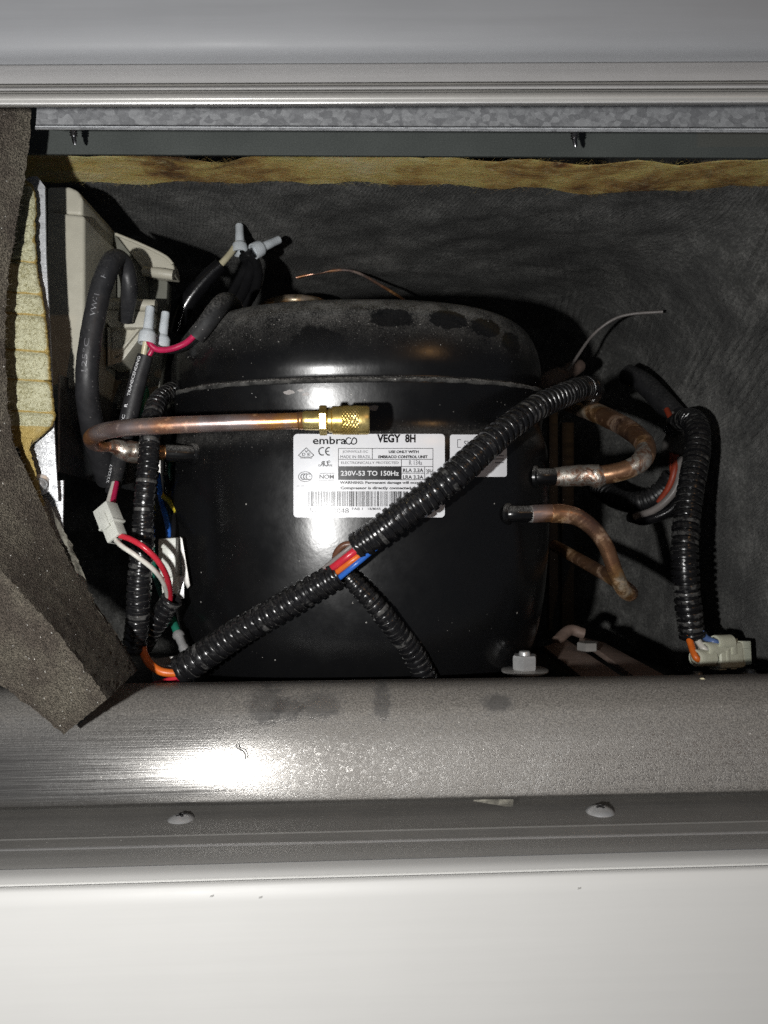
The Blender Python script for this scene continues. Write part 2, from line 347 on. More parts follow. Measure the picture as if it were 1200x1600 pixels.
def m_rail():
    n = NT('dusty_brushed_rail'); br = n.noise(1, 4, .7, n.scale((14, 2600, 2600))); wr = n.noise(260, 5, .75, None, 2.5); fi = n.noise(1500, 4, .7); big = n.noise(16, 4, .6)
    nz = n.sep(n.normal(), 2); x = n.sep(n.co, 0)
    up = n.step(nz, .25, .8, .04, .84)
    rt = n.step(x, -.085, .0, 0.0, .74)
    d = n.math('ADD', n.math('MULTIPLY', up, n.step(n.math('ADD', n.math('MULTIPLY', fi, .6), n.math('MULTIPLY', wr, .5)), .36, .66, .45, 1)), n.math('MULTIPLY', rt, n.step(n.math('ADD', n.math('MULTIPLY', wr, .5), n.math('MULTIPLY', fi, .5)), .38, .60, .35, 1)), True)
    wipe = None
    for (px, py, ox, oz) in RAIL_WIPES:
        c = P(px, py, .352); v = n.N('ShaderNodeVectorMath', operation='SUBTRACT'); n.put(v.inputs[0], n.co); v.inputs[1].default_value = c
        k = n.N('ShaderNodeVectorMath', operation='MULTIPLY'); n.put(k.inputs[0], v.outputs[0]); k.inputs[1].default_value = (1/ox, .2/oz, 1/oz)
        l = n.N('ShaderNodeVectorMath', operation='LENGTH'); n.put(l.inputs[0], k.outputs[0]); e = n.step(n.math('ADD', l.outputs['Value'], n.math('MULTIPLY', n.noise(260, 5, .75), 1.5)), 1.25, 1.85, .42, 1)
        wipe = e if wipe is None else n.math('MULTIPLY', wipe, e)
    d = n.math('MULTIPLY', d, wipe)
    curl = n.math('MULTIPLY', n.step(n.math('ABSOLUTE', n.math('SUBTRACT', n.noise(170, 3, .6, None, 3.0), .5)), .030, .008), n.step(n.noise(30, 3), .46, .62))
    curl = n.math('MULTIPLY', curl, n.step(nz, .75, .1, 0, .5))
    metal = n.mix(n.step(br, .35, .65), (.205, .198, .19), (.275, .268, .258))
    col = n.mix(d, metal, n.mix(n.step(fi, .34, .66), (.105, .097, .086), (.27, .252, .228))); col = n.mix(n.math('MULTIPLY', curl, .7), col, (.5, .5, .49))
    s = n.math('MAXIMUM', specks(n, 300, .95, .12), n.math('MULTIPLY', specks(n, 700, .88, .22), .35)); col = n.mix(s, col, (.6, .58, .54))
    n.set(col=col, metal=n.math('MULTIPLY', n.math('SUBTRACT', 1, d, True), .88), rough=n.math('ADD', n.step(br, .3, .7, .15, .25), n.math('MULTIPLY', d, .4)))
    b = n.bump(br, .00006, .5); n.bump(n.math('MULTIPLY', n.math('ADD', fi, n.math('MULTIPLY', wr, .3)), d), .0003, .6, b); return n.m
def m_paint(name, col, rough=.35, metal=0., streak=.05, dust=0., spec=.5):
    n = NT(name); st = n.noise(1, 5, .65, n.scale((9, 260, 260))); b = n.noise(30, 4); k = n.math('ADD', n.math('MULTIPLY', st, .6), n.math('MULTIPLY', b, .4))
    c = n.mix(n.step(k, .35, .65), tuple(x*(1-streak) for x in col), tuple(min(1, x*(1+streak)) for x in col))
    if dust:
        f = n.step(n.math('ADD', n.math('MULTIPLY', n.noise(1400, 4, .75), .7), n.math('MULTIPLY', b, .4)), .42, .7); c = n.mix(n.math('MULTIPLY', f, dust), c, (.22, .21, .195))
        c = n.mix(specks(n, 340, .94, .13), c, (.5, .49, .46))
    n.set(col=c, rough=n.step(k, .3, .7, rough*.85, rough*1.15), metal=metal, spec=spec); n.bump(n.math('ADD', st, n.math('MULTIPLY', n.noise(1200, 2), .25)), .00005, .6); MT[name] = n.m; return n.m
def m_knit():
    n = NT('dark_coated_steel'); f = n.noise(1500, 4, .75); k = n.noise(26, 3); c = n.mix(n.step(n.math('ADD', n.math('MULTIPLY', f, .7), n.math('MULTIPLY', k, .3)), .35, .65), (.045, .051, .048), (.078, .086, .081)); n.set(col=c, rough=.55, spec=.4); n.bump(f, .0002, .5); return n.m
def m_print(name, col): n = NT(name); n.set(col=col, rough=.35, spec=.4); return n.m
def m_paper():
    n = NT('label_vinyl'); a = n.noise(300, 4); n.set(col=n.mix(a, (.74, .75, .78), (.82, .83, .86)), rough=.26, spec=.5); n.bump(n.noise(120, 2), .00004); return n.m

# ------------------------------------------------------------------ compressor surface (oval can)
CY, CA, CB, CE = 0.46, 0.110, 0.076, 2.25
CX = P(560, 720, CY).x
PROF = [(-.118, .60), (-.112, .72), (-.100, .82), (-.084, .90), (-.066, .955), (-.045, .99), (-.02, 1.012), (.005, 1.018), (.026, 1.016), (.034, 1.012), (.0385, 1.002), (.043, .988), (.048, .984), (.056, 1.001), (.0615, 1.012), (.0645, 1.017)]
TOPP = [(.0640, 1.006), (.0665, 1.004), (.0676, .978), (.0690, .970), (.0745, .984), (.082, .983), (.090, .968), (.097, .942), (.103, .903), (.108, .84), (.1115, .755), (.1135, .63), (.1147, .45), (.1151, .22), (.1152, .0)]
def scale_at(z):
    z = z-CAMZ; pr = PROF if z < .0642 else TOPP
    return float(np.interp(z, [p[0] for p in pr], [p[1] for p in pr]))
def surfY(X, Z, off=0):
    s = scale_at(Z); a = CA*s+off; b = CB*s+off
    u = min(abs((X-CX)/a), .999)
    return CY-b*(1-u**CE)**(1/CE)
def PS(px, py, off=0.0):
    Y = .39
    for _ in range(12):
        p = P(px, py, Y); Y = .5*Y+.5*surfY(p.x, p.z, off)
    return P(px, py, Y)
WIPES = [(497, 545, .0165, .013), (613, 496, .0125, .0062), (700, 499, .012, .006), (760, 512, .0105, .006), (799, 535, .007, .007)]
RAIL_WIPES = [(418, 1100, .010, .0085), (452, 1106, .009, .006), (500, 1102, .013, .0065), (597, 1097, .005, .009), (775, 1096, .008, .004)]

M_SHELL = m_shell(); M_BEAD = plastic('dusty_weld_bead', (.05, .049, .046), .8, .9, bs=1400, bd=.0006, dust=.9); M_CU = m_copper('tarnished_copper', 0, .45); M_CU2 = m_copper('heat_stained_copper', 3, .75, (.50, .22, .15), [(.34, (.22, .12, .09)), (.43, (.46, .26, .15)), (.49, (.36, .18, .10)), (.54, (.62, .34, .14)), (.60, (.50, .42, .30)), (.68, (.30, .17, .16))]); M_CUD = m_copper('dark_copper', 6, .8, (.34, .18, .11))
M_SOLDER = m_solder(); M_BRASS = m_brass(); M_GALV = m_galv('galvanised_steel', .17, .36, 300); M_GALV2 = m_galv('zinc_bracket', .28, .58, 420, True); M_FELT = m_felt(); M_FIB = m_fibre(); M_FOAM = m_foam(); M_PAD = m_pad(); M_FILM = m_film()
M_RAIL = m_rail(); M_WHITE = m_paint('white_enamel', (.485, .482, .468), .5, 0, .008, spec=.35); M_GREY = m_paint('grey_panel', (.20, .205, .215), .55, 0, .03, spec=.3); M_TRIM = m_paint('grey_trim', (.52, .515, .51), .36, .35, .05)
M_LEDGE = m_paint('dusty_ledge', (.20, .195, .185), .45, .25, .10, .5); M_LEDGE2 = m_paint('pale_ledge', (.36, .355, .34), .4, .2, .06, .2); M_DARK = m_knit()
M_ZINC = m_paint('zinc_screw', (.55, .55, .55), .33, .6, .08); M_TIP = m_paint('bright_screw_point', (.30, .30, .31), .25, 1.0, .1); M_STEEL = m_paint('washer_steel', (.34, .33, .315), .42, .45, .1, .25)
M_COND = plastic('conduit_black', (.008, .008, .009), .24, .2, dust=.10, wear=.26); M_CONDF = plastic('conduit_dull', (.012, .012, .013), .42, .2, dust=.10)
M_SLEEVE = plastic('sleeve_matt', (.020, .020, .022), .48, .2, dust=.12); M_GLOSS = plastic('sleeve_gloss', (.008, .008, .009), .20, .2)
M_BEIGE = plastic('beige_plastic', (.44, .42, .345), .42, .05, bs=1400, bd=.0001); M_BEIGE_SHADE = plastic('beige_plastic_shade', (.15, .15, .125), .5, .08, bs=1400, bd=.0001)  # second tone: shade on the housing's plate and web put into a darker beige
M_BLKP = plastic('black_sheet', (.042, .044, .046), .50, .2, dust=.08); M_NUT = plastic('nylon_cap', (.62, .66, .69), .32, .05, sss=.35); M_NYL = plastic('nylon_white', (.60, .61, .56), .36, .05, sss=.25); M_CREAM = plastic('nylon_cream', (.60, .61, .49), .4, .06, sss=.3)
M_RED = plastic('wire_red', (.55, .025, .045), .3); M_MAG = plastic('wire_crimson', (.50, .018, .085), .3); M_WHT = plastic('wire_white', (.66, .64, .58), .32); M_CRM = plastic('wire_cream', (.60, .55, .38), .35)
M_ORG = plastic('wire_orange', (.70, .15, .02), .32); M_BLU = plastic('wire_blue', (.03, .14, .55), .32); M_BLU2 = plastic('wire_pale_blue', (.10, .17, .38), .4); M_YEL = plastic('wire_yellow', (.60, .48, .04), .32); M_BRN = plastic('wire_brown', (.13, .058, .035), .32); M_GRN = plastic('wire_green', (.012, .13, .085), .35); M_DRED = plastic('wire_dull_red', (.30, .045, .02), .45); M_GRY = plastic('wire_grey', (.22, .20, .19), .4); M_BLK = plastic('wire_black', (.010, .010, .011), .3)
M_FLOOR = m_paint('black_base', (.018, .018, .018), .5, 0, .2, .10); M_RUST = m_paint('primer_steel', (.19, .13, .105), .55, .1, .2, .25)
M_PRINT = m_print('black_print', (.012, .012, .014)); M_GPRINT = m_print('grey_print', (.09, .09, .10)); M_WPRINT = m_print('white_print', (.72, .73, .75)); M_SPRINT = m_print('sleeve_print', (.16, .16, .17)); M_PAPER = m_paper()
M_TAPE = plastic('cloth_tape', (.09, .085, .08), .7, .3)

# ------------------------------------------------------------------ the setting: felt-lined back and side, floor, ceiling
XR = P(975, 800, .74).x
def felt_bump(u, v, seed): return fbm2(u, v, seed, 4, 9)
plan = []
for t in np.linspace(-.60, XR-.07, 60): plan.append((t, .745))
for a in np.linspace(0, 90, 16)[1:]: plan.append((XR-.07+.07*math.sin(R(a)), .675+.07*math.cos(R(a))))
for t in np.linspace(.665, .385, 40): plan.append((XR+.012*(.68-t)/.3, t))
plan = np.array(plan); du = np.r_[0, np.cumsum(np.linalg.norm(np.diff(plan, axis=0), axis=1))]
def top_row(px):   # front edge of the felt ceiling as the photograph shows it
    return float(np.interp(px, [-200, 0, 130, 300, 480, 640, 800, 900, 1000, 1080, 1200, 1500], [277, 277, 278, 279, 277, 282, 288, 292, 295, 290, 283, 280]))
ROWS = 60; zf = CAMZ-.135; YT = .425
F = np.zeros((ROWS, len(plan), 3))
for j, (X, Y) in enumerate(plan):
    for i in range(ROWS):
        t = i/(ROWS-1); F[i, j] = (X, Y, zf+(CAMZ+.370-zf)*t)
uu, vv = np.meshgrid(du, np.linspace(0, .50, ROWS)); bumpf = felt_bump(uu, vv, 3); iw = 66
cre = np.sin((uu*.8-vv*.55)*700)*np.exp(-(((uu-du[88])/.06)**2+((vv-.24)/.09)**2))
F[..., 1] -= .0022*bumpf; F[:, iw:, 0] -= .0020*bumpf[:, iw:]+.0007*cre[:, iw:]
o = struct(grid('back_wall', F, M_FELT))
CXS = np.linspace(-.60, XR+.012, 110); CYS = YT+(.755-YT)*np.linspace(0, 1, 56)
C_ = np.zeros((len(CYS), len(CXS), 3)); TOPS = []
for j, X in enumerate(CXS):
    pxx = proj((X, YT, CAMZ+.18))[0]; z1 = zfor(X, YT, top_row(pxx)); TOPS.append((X, YT, z1, pxx))
    for i, Y in enumerate(CYS):
        t = (Y-YT)/(.755-YT); k = max(0, (Y-.66)/.095); e = max(0, (X-(XR-.085))/.085)
        C_[i, j] = (X, Y, z1+(CAMZ+.190-z1)*min(1, t*2.5)-.07*k**2.5-.06*e**2.5*min(1, t*4))
cu_, cv_ = np.meshgrid(CXS, CYS); cb_ = felt_bump(cu_, cv_, 8)
cr2 = np.sin((cu_*.75+cv_*.35)*900)*np.exp(-(((cu_-(XR-.06))/.06)**2+((cv_-.60)/.08)**2))
C_[..., 2] -= (.0020*cb_+.0010*cr2)*np.clip((cv_-YT)/.03, 0, 1)
struct(grid('ceiling', C_, M_FELT))
# glass-wool batt whose cut edge shows above the felt
TOPS = np.array(TOPS); rows = 16; G = np.zeros((rows, len(TOPS), 3)); du = CXS
for j, (X, Y, z, pxx) in enumerate(TOPS):
    z2 = zfor(X, Y-.022, float(np.interp(pxx, [-200, 130, 200, 235, 290, 350, 420, 480, 560, 640, 700, 800, 900, 1000, 1100, 1200], [242, 247, 245, 249, 256, 256, 249, 246, 245, 248, 253, 257, 259, 256, 254, 251])))
    for i in range(rows):
        t = i/(rows-1); b = math.sin(math.pi*min(1, t*1.0+.02)*.75)
        G[i, j] = (X, Y+.003-.030*b, z-.0015+(z2+.0015-z)*t)
gu, gv = np.meshgrid(du, np.linspace(0, .03, rows)); nb = fbm2(gu, gv*1.0, 11, 5, 16)
G[..., 1] -= .0026*nb; G[..., 2] += .0005*fbm2(gu, gv, 12, 5, 30)
ins = grid('insulation_strip', G, M_FIB)
ins_t = thing('insulation_batt', tuple(G[0, 30]), 'torn yellow glass wool batt showing above the black felt liner', 'insulation')
ins.parent = ins_t; ins.matrix_parent_inverse = ins_t.matrix_world.inverted(); ins.name = 'batt'
# loose fibres
v, f = [], []
for k in range(5200):
    j = random.randrange(0, len(TOPS)-1); i = random.choice((0, 0, 1, rows-2, rows-2, random.randrange(0, rows-1), random.randrange(0, rows-1))); a = G[i, j]+(G[i, j+1]-G[i, j])*random.random(); L = random.uniform(.002, .007)
    d = Vector((random.gauss(0, 1), random.gauss(-.35, .4), random.gauss(0, .5))).normalized()*L; s = Vector((0, 0, .00005)); p = Vector(a)+Vector((0, -.0006, 0)); q = p+d*.5+Vector((0, -.0006, random.gauss(0, .0008))); e = p+d
    b = len(v); v += [p-s, p+s, q+s, q-s, e]; f += [(b, b+1, b+2, b+3), (b+3, b+2, b+4)]
stuff(mesh('fibres', v, f, M_FIB, ins_t, False, fix=False))
# lint on the felt
v, f = [], []
for k in range(1100):
    if random.random() < .65:
        p = Vector(C_[random.randrange(1, len(CYS)-1), random.randrange(20, len(CXS)-1)])+Vector((random.gauss(0, .003), random.gauss(0, .003), 0)); nrm = Vector((0, 0, -1))
    else:
        j = random.randrange(40, len(plan)-1); p = Vector(F[random.randrange(8, ROWS-8), j]); nrm = Vector((0, -1, 0)) if j < 66 else Vector((-1, -.1, 0))
    p += nrm*.0012; L = random.uniform(.0010, .0045); d = Vector([random.gauss(0, 1) for _ in range(3)]); d = (d-nrm*d.dot(nrm)).normalized(); s_ = d.cross(nrm).normalized()*.00008; d *= L
    q = p+d*.5+nrm*.0004+s_*random.gauss(0, 8); e = p+d; b = len(v); v += [p-s_, p+s_, q+s_, q-s_, e]; f += [(b, b+1, b+2, b+3), (b+3, b+2, b+4)]
n_ = NT('lint'); n_.set(col=(.20, .195, .185), rough=.9)
stuff(mesh('lint', v, f, n_.m, o, False, fix=False))
fl = mesh('floor', [(-.60, .37, zf+.002), (XR+.03, .37, zf+.002), (XR+.03, .80, zf+.002), (-.60, .80, zf+.002)], [(0, 1, 2, 3)], M_FLOOR); struct(fl)
ztop = CAMZ+.36
struct(mesh('roof_plate', [(-.60, .37, ztop), (XR+.03, .375, ztop), (XR+.03, .80, ztop), (-.60, .80, ztop)], [(0, 1, 2, 3)], M_FLOOR))
struct(mesh('left_wall', [(-.46, .37, zf), (-.46, .80, zf), (-.46, .80, ztop), (-.46, .37, ztop)], [(0, 1, 2, 3)], M_FELT))

# ------------------------------------------------------------------ long horizontal profiles above and below the opening
def profile(name, rows, mat, parent=None, xl=-260, xr=1460, n=26, angle=30, wob=0.0):
    """rows: (row at px 0, row at px 1200, Y): an extrusion running across the picture"""
    V = np.zeros((len(rows), n, 3))
    for i, (yl, yr, Y) in enumerate(rows):
        a, b = P(0, yl, Y), P(1200, yr, Y); d = b-a
        for j in range(n):
            px = xl+(xr-xl)*j/(n-1); V[i, j] = a+d*(px/1200)
    if wob: V[..., 2] += wob*fbm2(V[..., 0], V[..., 1], 5, 2, 6)
    return grid(name, V, mat, parent, angle=angle)
def arc_rows(r0, r1, k=6, bulge=0.0):
    """rows between two rows with Y bulging toward the lens"""
    out = []
    for i in range(k+1):
        t = i/k; out.append((r0[0]+(r1[0]-r0[0])*t, r0[1]+(r1[1]-r0[1])*t, r0[2]+(r1[2]-r0[2])*t-bulge*math.sin(math.pi*t)))
    return out
# upper panel
up = thing('upper_panel', P(600, 100, .27), 'smooth grey metal panel with grooved lower edge above the opening', 'panel')
profile('panel_face', [tuple(q) for q in smooth_path([(-260, -266, .2650), (-120, -126, .2645), (-20, -26, .2648), (30, 24, .2655), (60, 54, .2668), (82, 76, .2690), (101, 96, .2735)], 8)], M_GREY, up, angle=None)
profile('edge_band', arc_rows((101.5, 96.5, .2740), (131, 125.5, .2665), 8, .0012), M_TRIM, up, angle=50)
profile('groove', [(131, 125.5, .2665), (133, 127.5, .272), (135.5, 130, .272), (136.5, 131, .2675)] , M_LEDGE, up)
profile('bead', arc_rows((136.5, 131, .2675), (142, 138, .2675), 4, .0012), M_TRIM, up, angle=60)
profile('groove', [(142, 138, .2675), (143.5, 140, .273), (145.5, 142, .273), (146.5, 143, .269)], M_LEDGE, up)
profile('lower_bead', arc_rows((146.5, 143, .269), (160, 157, .2685), 6, .0012), M_LEDGE2, up, angle=45)
profile('bottom_edge', arc_rows((160, 157, .2685), (167, 163.5, .272), 5, .0016)+[(168, 164.5, .32)], M_TRIM, up, angle=45)
# galvanised angle behind it
gv_t = thing('galvanised_angle', P(600, 190, .325), 'spangled galvanised steel angle strip under the upper panel', 'metal strip')
def strip(name, rows, x0, x1, mat, parent, n=20, angle=30):
    V = np.zeros((len(rows), n, 3))
    for i, row in enumerate(rows):
        yl, yr, Y = row[:3]; e = row[3] if len(row) > 3 else 0
        for j in range(n):
            px = x0+e+(x1-x0-e)*j/(n-1); V[i, j] = P(px, yl+(yr-yl)*px/1200, Y)
    return grid(name, V, mat, parent, angle=angle)
strip('web', [(120, 116, .322, 4), (163, 159, .322, 2), (194, 198.5, .322, 0), (196, 200.5, .3235, 0)], 56, 1420, M_GALV, gv_t)
strip('lip', [(196.2, 200.7, .3235), (196.6, 201.1, .331), (198.4, 203, .331), (198.7, 203.3, .3188), (201.8, 206.8, .318), (202.5, 207.5, .3195), (201.6, 206.4, .345)], 55, 1420, M_GALV2, gv_t)
# dark plate
dp_t = thing('dark_crossbar', P(600, 225, .362), 'dark grey coated steel crossbar between galvanised strip and yellow insulation', 'metal strip')
strip('crossbar_plate', [(150, 152, .362), (200, 204, .362), (240, 246.5, .362), (242, 248.5, .3635), (241, 247, .372)], -150, 1420, M_DARK, dp_t)
def screw_tip(px, py, Y, label):
    p0 = P(px, py-9, Y); L = mpx(24, Y); t = thing('self_drilling_screw', p0, label, 'screw', 'screw points under the galvanised strip')
    r = mpx(5.0, Y)
    lathe('thread', p0, p0+Vector((0, 0, -L*.45)), [(0, r), (.1, r*1.25), (.2, r*.95), (.34, r*.95), (.44, r*1.25), (.54, r*.95), (.7, r*.95), (.8, r*1.2), (.9, r*.9), (1, r*.85)], M_TIP, t, 16)
    lathe('drill_point', p0+Vector((0, 0, -L*.45)), p0+Vector((0.0006, 0, -L)), [(0, r*.8), (.55, r*.72), (.8, r*.5), (1, r*.12)], M_TIP, t, 12, lambda i, a: 1-.35*abs(math.sin(a)))
screw_tip(115, 212, .345, 'drill-point screw end near the foam strip, under the galvanised strip')
screw_tip(897.5, 216, .345, 'drill-point screw end above the far edge of the compressor, under the galvanised strip')

# rail, ledge and white front panel below
rail_t = thing('front_rail', P(600, 1250, .338), 'dusty brushed metal rounded rail along the lower front of the opening', 'rail')
RR = []
z0, y0 = (1262, 1236, .3385), None
for (yl, yr, Y) in [(1268, 1241, .352), (1264, 1237.5, .3385), (1262.5, 1236, .3355), (1259, 1233, .3345), (1240, 1215, .3350), (1215, 1192, .3363), (1190, 1168, .3382), (1165, 1144, .3405), (1140, 1121, .3435), (1118, 1099, .347), (1098, 1080, .3525), (1084, 1066, .358), (1076, 1058.5, .364), (1073, 1055, .370), (1072, 1054, .374), (1074, 1056, .377), (1110, 1090, .378)]:
    RR.append((yl, yr, Y))
RRs = smooth_path(RR, 4)
profile('rail_face', [tuple(q) for q in RRs], M_RAIL, rail_t, n=40, angle=50)
ledge_t = thing('lower_ledge', P(600, 1300, .30), 'dusty grey stepped metal ledge below the rounded rail', 'ledge')
zl = P(600, 1296, .302).z
profile('ledge_floor', [(1232, 1206, .3715), (1262, 1236, .3472), (1311, 1281.5, .3140)], M_LEDGE, ledge_t)
profile('step_edge', [(1310.5, 1281, .3142), (1311.5, 1282, .3128), (1313.5, 1284, .3120)], M_LEDGE2, ledge_t, angle=60)  # edge highlight of the step put into a paler colour
profile('ledge_step', [(1313.5, 1284, .3120), (1326, 1298, .3058)], M_LEDGE, ledge_t, angle=50)
profile('step_edge', [(1326, 1298, .3058), (1328, 1300, .3038), (1330, 1302, .3030)], M_TRIM, ledge_t, angle=60)  # front step: highlight along the edge painted by the brighter trim colour
profile('ledge_nose', arc_rows((1330, 1302, .3030), (1359, 1326, .2860), 6, .0012), M_LEDGE2, ledge_t, angle=50)
pan_t = thing('white_front_panel', P(600, 1500, .28), 'off-white painted front panel across the bottom of the picture', 'panel')
profile('bevelled_edge', arc_rows((1359.5, 1326.5, .2850), (1381, 1347, .2775), 6, .0008)+[(1383.5, 1349.5, .2785), (1385.5, 1351.5, .2785)], M_WHITE, pan_t, angle=50)
profile('panel_face', [(1386, 1352, .2790), (1388.5, 1354, .2768), (1396, 1361, .2755), (1420, 1386, .2748), (1600, 1570, .2735), (1900, 1880, .272)], M_WHITE, pan_t, angle=60)
for (x_, y_) in ((331, 1400), (407, 1402), (640, 1432), (905, 1388)):
    obox('paint_nib', P(x_, y_, .2749), (.0006, 0, .0001), (0, .0002, 0), (.0001, 0, .0003), M_LEDGE2, pan_t, .0001)
def pan_screw(px, py, Y, label):
    c = P(px, py, Y); t = thing('pan_head_screw', c, label, 'screw', 'pan head screws on the ledge'); r = mpx(23, Y)
    up_ = Vector((0, -.02, 1)).normalized()
    pr = [(0, r), (.12, r*1.0), (.3, r*.955), (.55, r*.83), (.78, r*.62), (.93, r*.40), (1.0, r*.30), (1.0, r*.28)]
    hd = lathe('screw_head', c, c+up_*r*.52, pr, M_ZINC, t, 32, angle=60)
    for q in range(2):
        a = .5+q*math.pi/2; d = Vector((math.cos(a), math.sin(a), 0)); s = Vector((-d.y, d.x, 0))
        obox('slot_shade', c+up_*r*.521, d*r*.34, s*r*.085, up_*r*.022, M_PRINT, hd, 0)  # black bars on the head: shade of the recess put into the colour
pan_screw(283, 1285, .3300, 'domed zinc screw on the ledge below the bright glare on the rail')
pan_screw(938, 1271.5, .3270, 'domed zinc screw on the ledge beside the scrap of clear tape')

# ------------------------------------------------------------------ compressor
cp = thing('compressor', (CX, CY, CAMZ-.12), 'glossy black hermetic compressor with domed dusty top in the compartment', 'compressor')
def can(name, prof, n=120, seg=3):
    pr = smooth_path([(a, b, 0) for a, b in prof], seg); v, f = [], []
    for z, s, _ in pr:
        s = max(s, .002)
        for j in range(n):
            a = 2*math.pi*j/n; c, d = math.cos(a), math.sin(a); k = (abs(c)**CE+abs(d)**CE)**(-1/CE)
            v.append((CX+CA*s*k*c, CY+CB*s*k*d, CAMZ+z))
    for i in range(len(pr)-1):
        for j in range(n): k = (j+1) % n; f.append((i*n+j, i*n+k, (i+1)*n+k, (i+1)*n+j))
    f.append(tuple(range(n))); f.append(tuple(range((len(pr)-1)*n, len(pr)*n)))
    return mesh(name, v, f, M_SHELL, cp, angle=65)
can('lower_shell', PROF); can('upper_shell', TOPP)
# weld bead round the seam
path = []
for j in range(160):
    a = 2*math.pi*j/160; c, d = math.cos(a), math.sin(a); k = (abs(c)**CE+abs(d)**CE)**(-1/CE); path.append((CX+CA*1.003*k*c, CY+CB*1.003*k*d, CAMZ+.0662))
path.append(path[0]); v, f = sweep(np.array(path), .00125*(1+.22*RNG.normal(size=161)).clip(.6, 1.5), 10, cap=False)
mesh('seam_bead', v, f, M_BEAD, cp)
# labels, printed on the curved front
def surf_patch(name, x0, y0, x1, y1, off, mat, parent, nx=24, ny=12, rad=6):
    bm = bmesh.new(); pts = []
    for cx, cy, a0 in ((x1-rad, y0+rad, -90), (x1-rad, y1-rad, 0), (x0+rad, y1-rad, 90), (x0+rad, y0+rad, 180)):
        for k in range(6): a = R(a0+k*18); pts.append((cx+rad*math.cos(a), cy+rad*math.sin(a)))
    vs = [bm.verts.new((x, y, 0)) for x, y in pts]; bm.faces.new(vs)
    for k in range(1, nx): bmesh.ops.bisect_plane(bm, geom=bm.verts[:]+bm.edges[:]+bm.faces[:], plane_co=(x0+(x1-x0)*k/nx, 0, 0), plane_no=(1, 0, 0))
    for k in range(1, ny): bmesh.ops.bisect_plane(bm, geom=bm.verts[:]+bm.edges[:]+bm.faces[:], plane_co=(0, y0+(y1-y0)*k/ny, 0), plane_no=(0, 1, 0))
    for q in bm.verts: q.co = PS(q.co.x, q.co.y, off)
    o = from_bm(name, bm, mat, parent, angle=None); return o
TXT = {}
def text2d(s, bold=0.0):
    key = (s, bold)
    if key in TXT: return TXT[key]
    cu = bpy.data.curves.new('txt', 'FONT'); cu.body = s; cu.size = 1; cu.offset = bold; cu.resolution_u = 3; cu.fill_mode = 'FRONT'
    ob = bpy.data.objects.new('txt', cu); COL.objects.link(ob); bpy.context.view_layer.update()
    me = bpy.data.meshes.new_from_object(ob.evaluated_get(bpy.context.evaluated_depsgraph_get()))
    v = np.array([q.co[:2] for q in me.vertices]); f = [tuple(p.vertices) for p in me.polygons]
    bpy.data.objects.remove(ob); bpy.data.curves.remove(cu); bpy.data.meshes.remove(me)
    v = (v-v.min(0))/(np.ptp(v, axis=0)+1e-9); TXT[key] = (v, f); return TXT[key]
class Sheet:
    """flat print gathered in label-sheet pixels, then laid on a surface"""
    def __init__(s): s.v, s.f = [], []
    def text(s, t, x0, x1, y0, y1, bold=0.0, slant=0.0, mirror=False):
        v, f = text2d(t, bold); b = len(s.v)
        for a, c in v:
            if mirror: a = 1-a
            s.v.append((x0+(x1-x0)*a+slant*(c-.5)*(y1-y0), y1-(y1-y0)*c))
        s.f += [tuple(b+i for i in q) for q in f]
    def rect(s, x0, y0, x1, y1, k=1):
        for i in range(k):
            a, c = x0+(x1-x0)*i/k, x0+(x1-x0)*(i+1)/k; b = len(s.v); s.v += [(a, y0), (c, y0), (c, y1), (a, y1)]; s.f.append((b, b+1, b+2, b+3))
    def line(s, pts, wd, closed=False):
        p = [Vector(q) for q in pts]; n = len(p); m = n if closed else n-1
        for i in range(m):
            a, c = p[i], p[(i+1) % n]; d = (c-a)
            if d.length < 1e-6: continue
            d.normalize(); o = Vector((-d.y, d.x))*wd/2; e = d*wd*.25; b = len(s.v); s.v += [tuple(a-e+o), tuple(c+e+o), tuple(c+e-o), tuple(a-e-o)]; s.f.append((b, b+1, b+2, b+3))
    def arc(s, cx, cy, rx, ry, a0, a1, wd, n=18): s.line([(cx+rx*math.cos(R(a0+(a1-a0)*i/n)), cy-ry*math.sin(R(a0+(a1-a0)*i/n))) for i in range(n+1)], wd)
    def build(s, name, fn, mat, parent):
        o = mesh(name, [fn(x, y) for x, y in s.v], s.f, mat, parent, False, fix=False); return o
lab = surf_patch('rating_label', 458.5, 678, 695, 808.5, .00022, M_PAPER, cp, rad=6)
lab['label'] = 'white rating label printed in black with a barcode'
fn = lambda x, y: PS(450+x/4.8, 660+y/4.8, .00042); fn2 = lambda x, y: PS(450+x/4.8, 660+y/4.8, .00060)
S = Sheet()
S.text('embra', 186, 436, 106, 164, .014)
S.arc(456, 139, 22, 24, 48, 285, 8); S.line([(462, 162), (472, 155), (484, 124), (494, 116)], 8); S.arc(492, 139, 23, 24, -140, 92, 8)
S.text('VEGY', 668, 845, 88, 151, .04); S.text('8H', 878, 957, 88, 151, .04)
S.line([(136, 190), (193, 246), (176, 260), (96, 260), (78, 246)], 5, True); S.line([(92, 268), (180, 268)], 4); S.text('V', 124, 150, 208, 228, .012); S.text('D', 106, 130, 229, 250, .012); S.text('E', 146, 168, 229, 250, .012)
S.arc(257, 217, 26, 28, 70, 290, 9); S.arc(308, 217, 26, 28, 82, 278, 9); S.line([(284, 217), (304, 217)], 8)
S.text('c', 226, 238, 314, 330, .01); S.text('R', 240, 272, 290, 330, .03, .25, True); S.text('U', 266, 302, 290, 330, .03, -.25); S.text('us', 306, 331, 314, 330, .004); S.arc(307, 294, 8, 9, 0, 360, 2.5, 12); S.text('R', 304, 311, 290, 298, .0)
S.arc(129, 407, 51, 37, 0, 360, 4, 30)
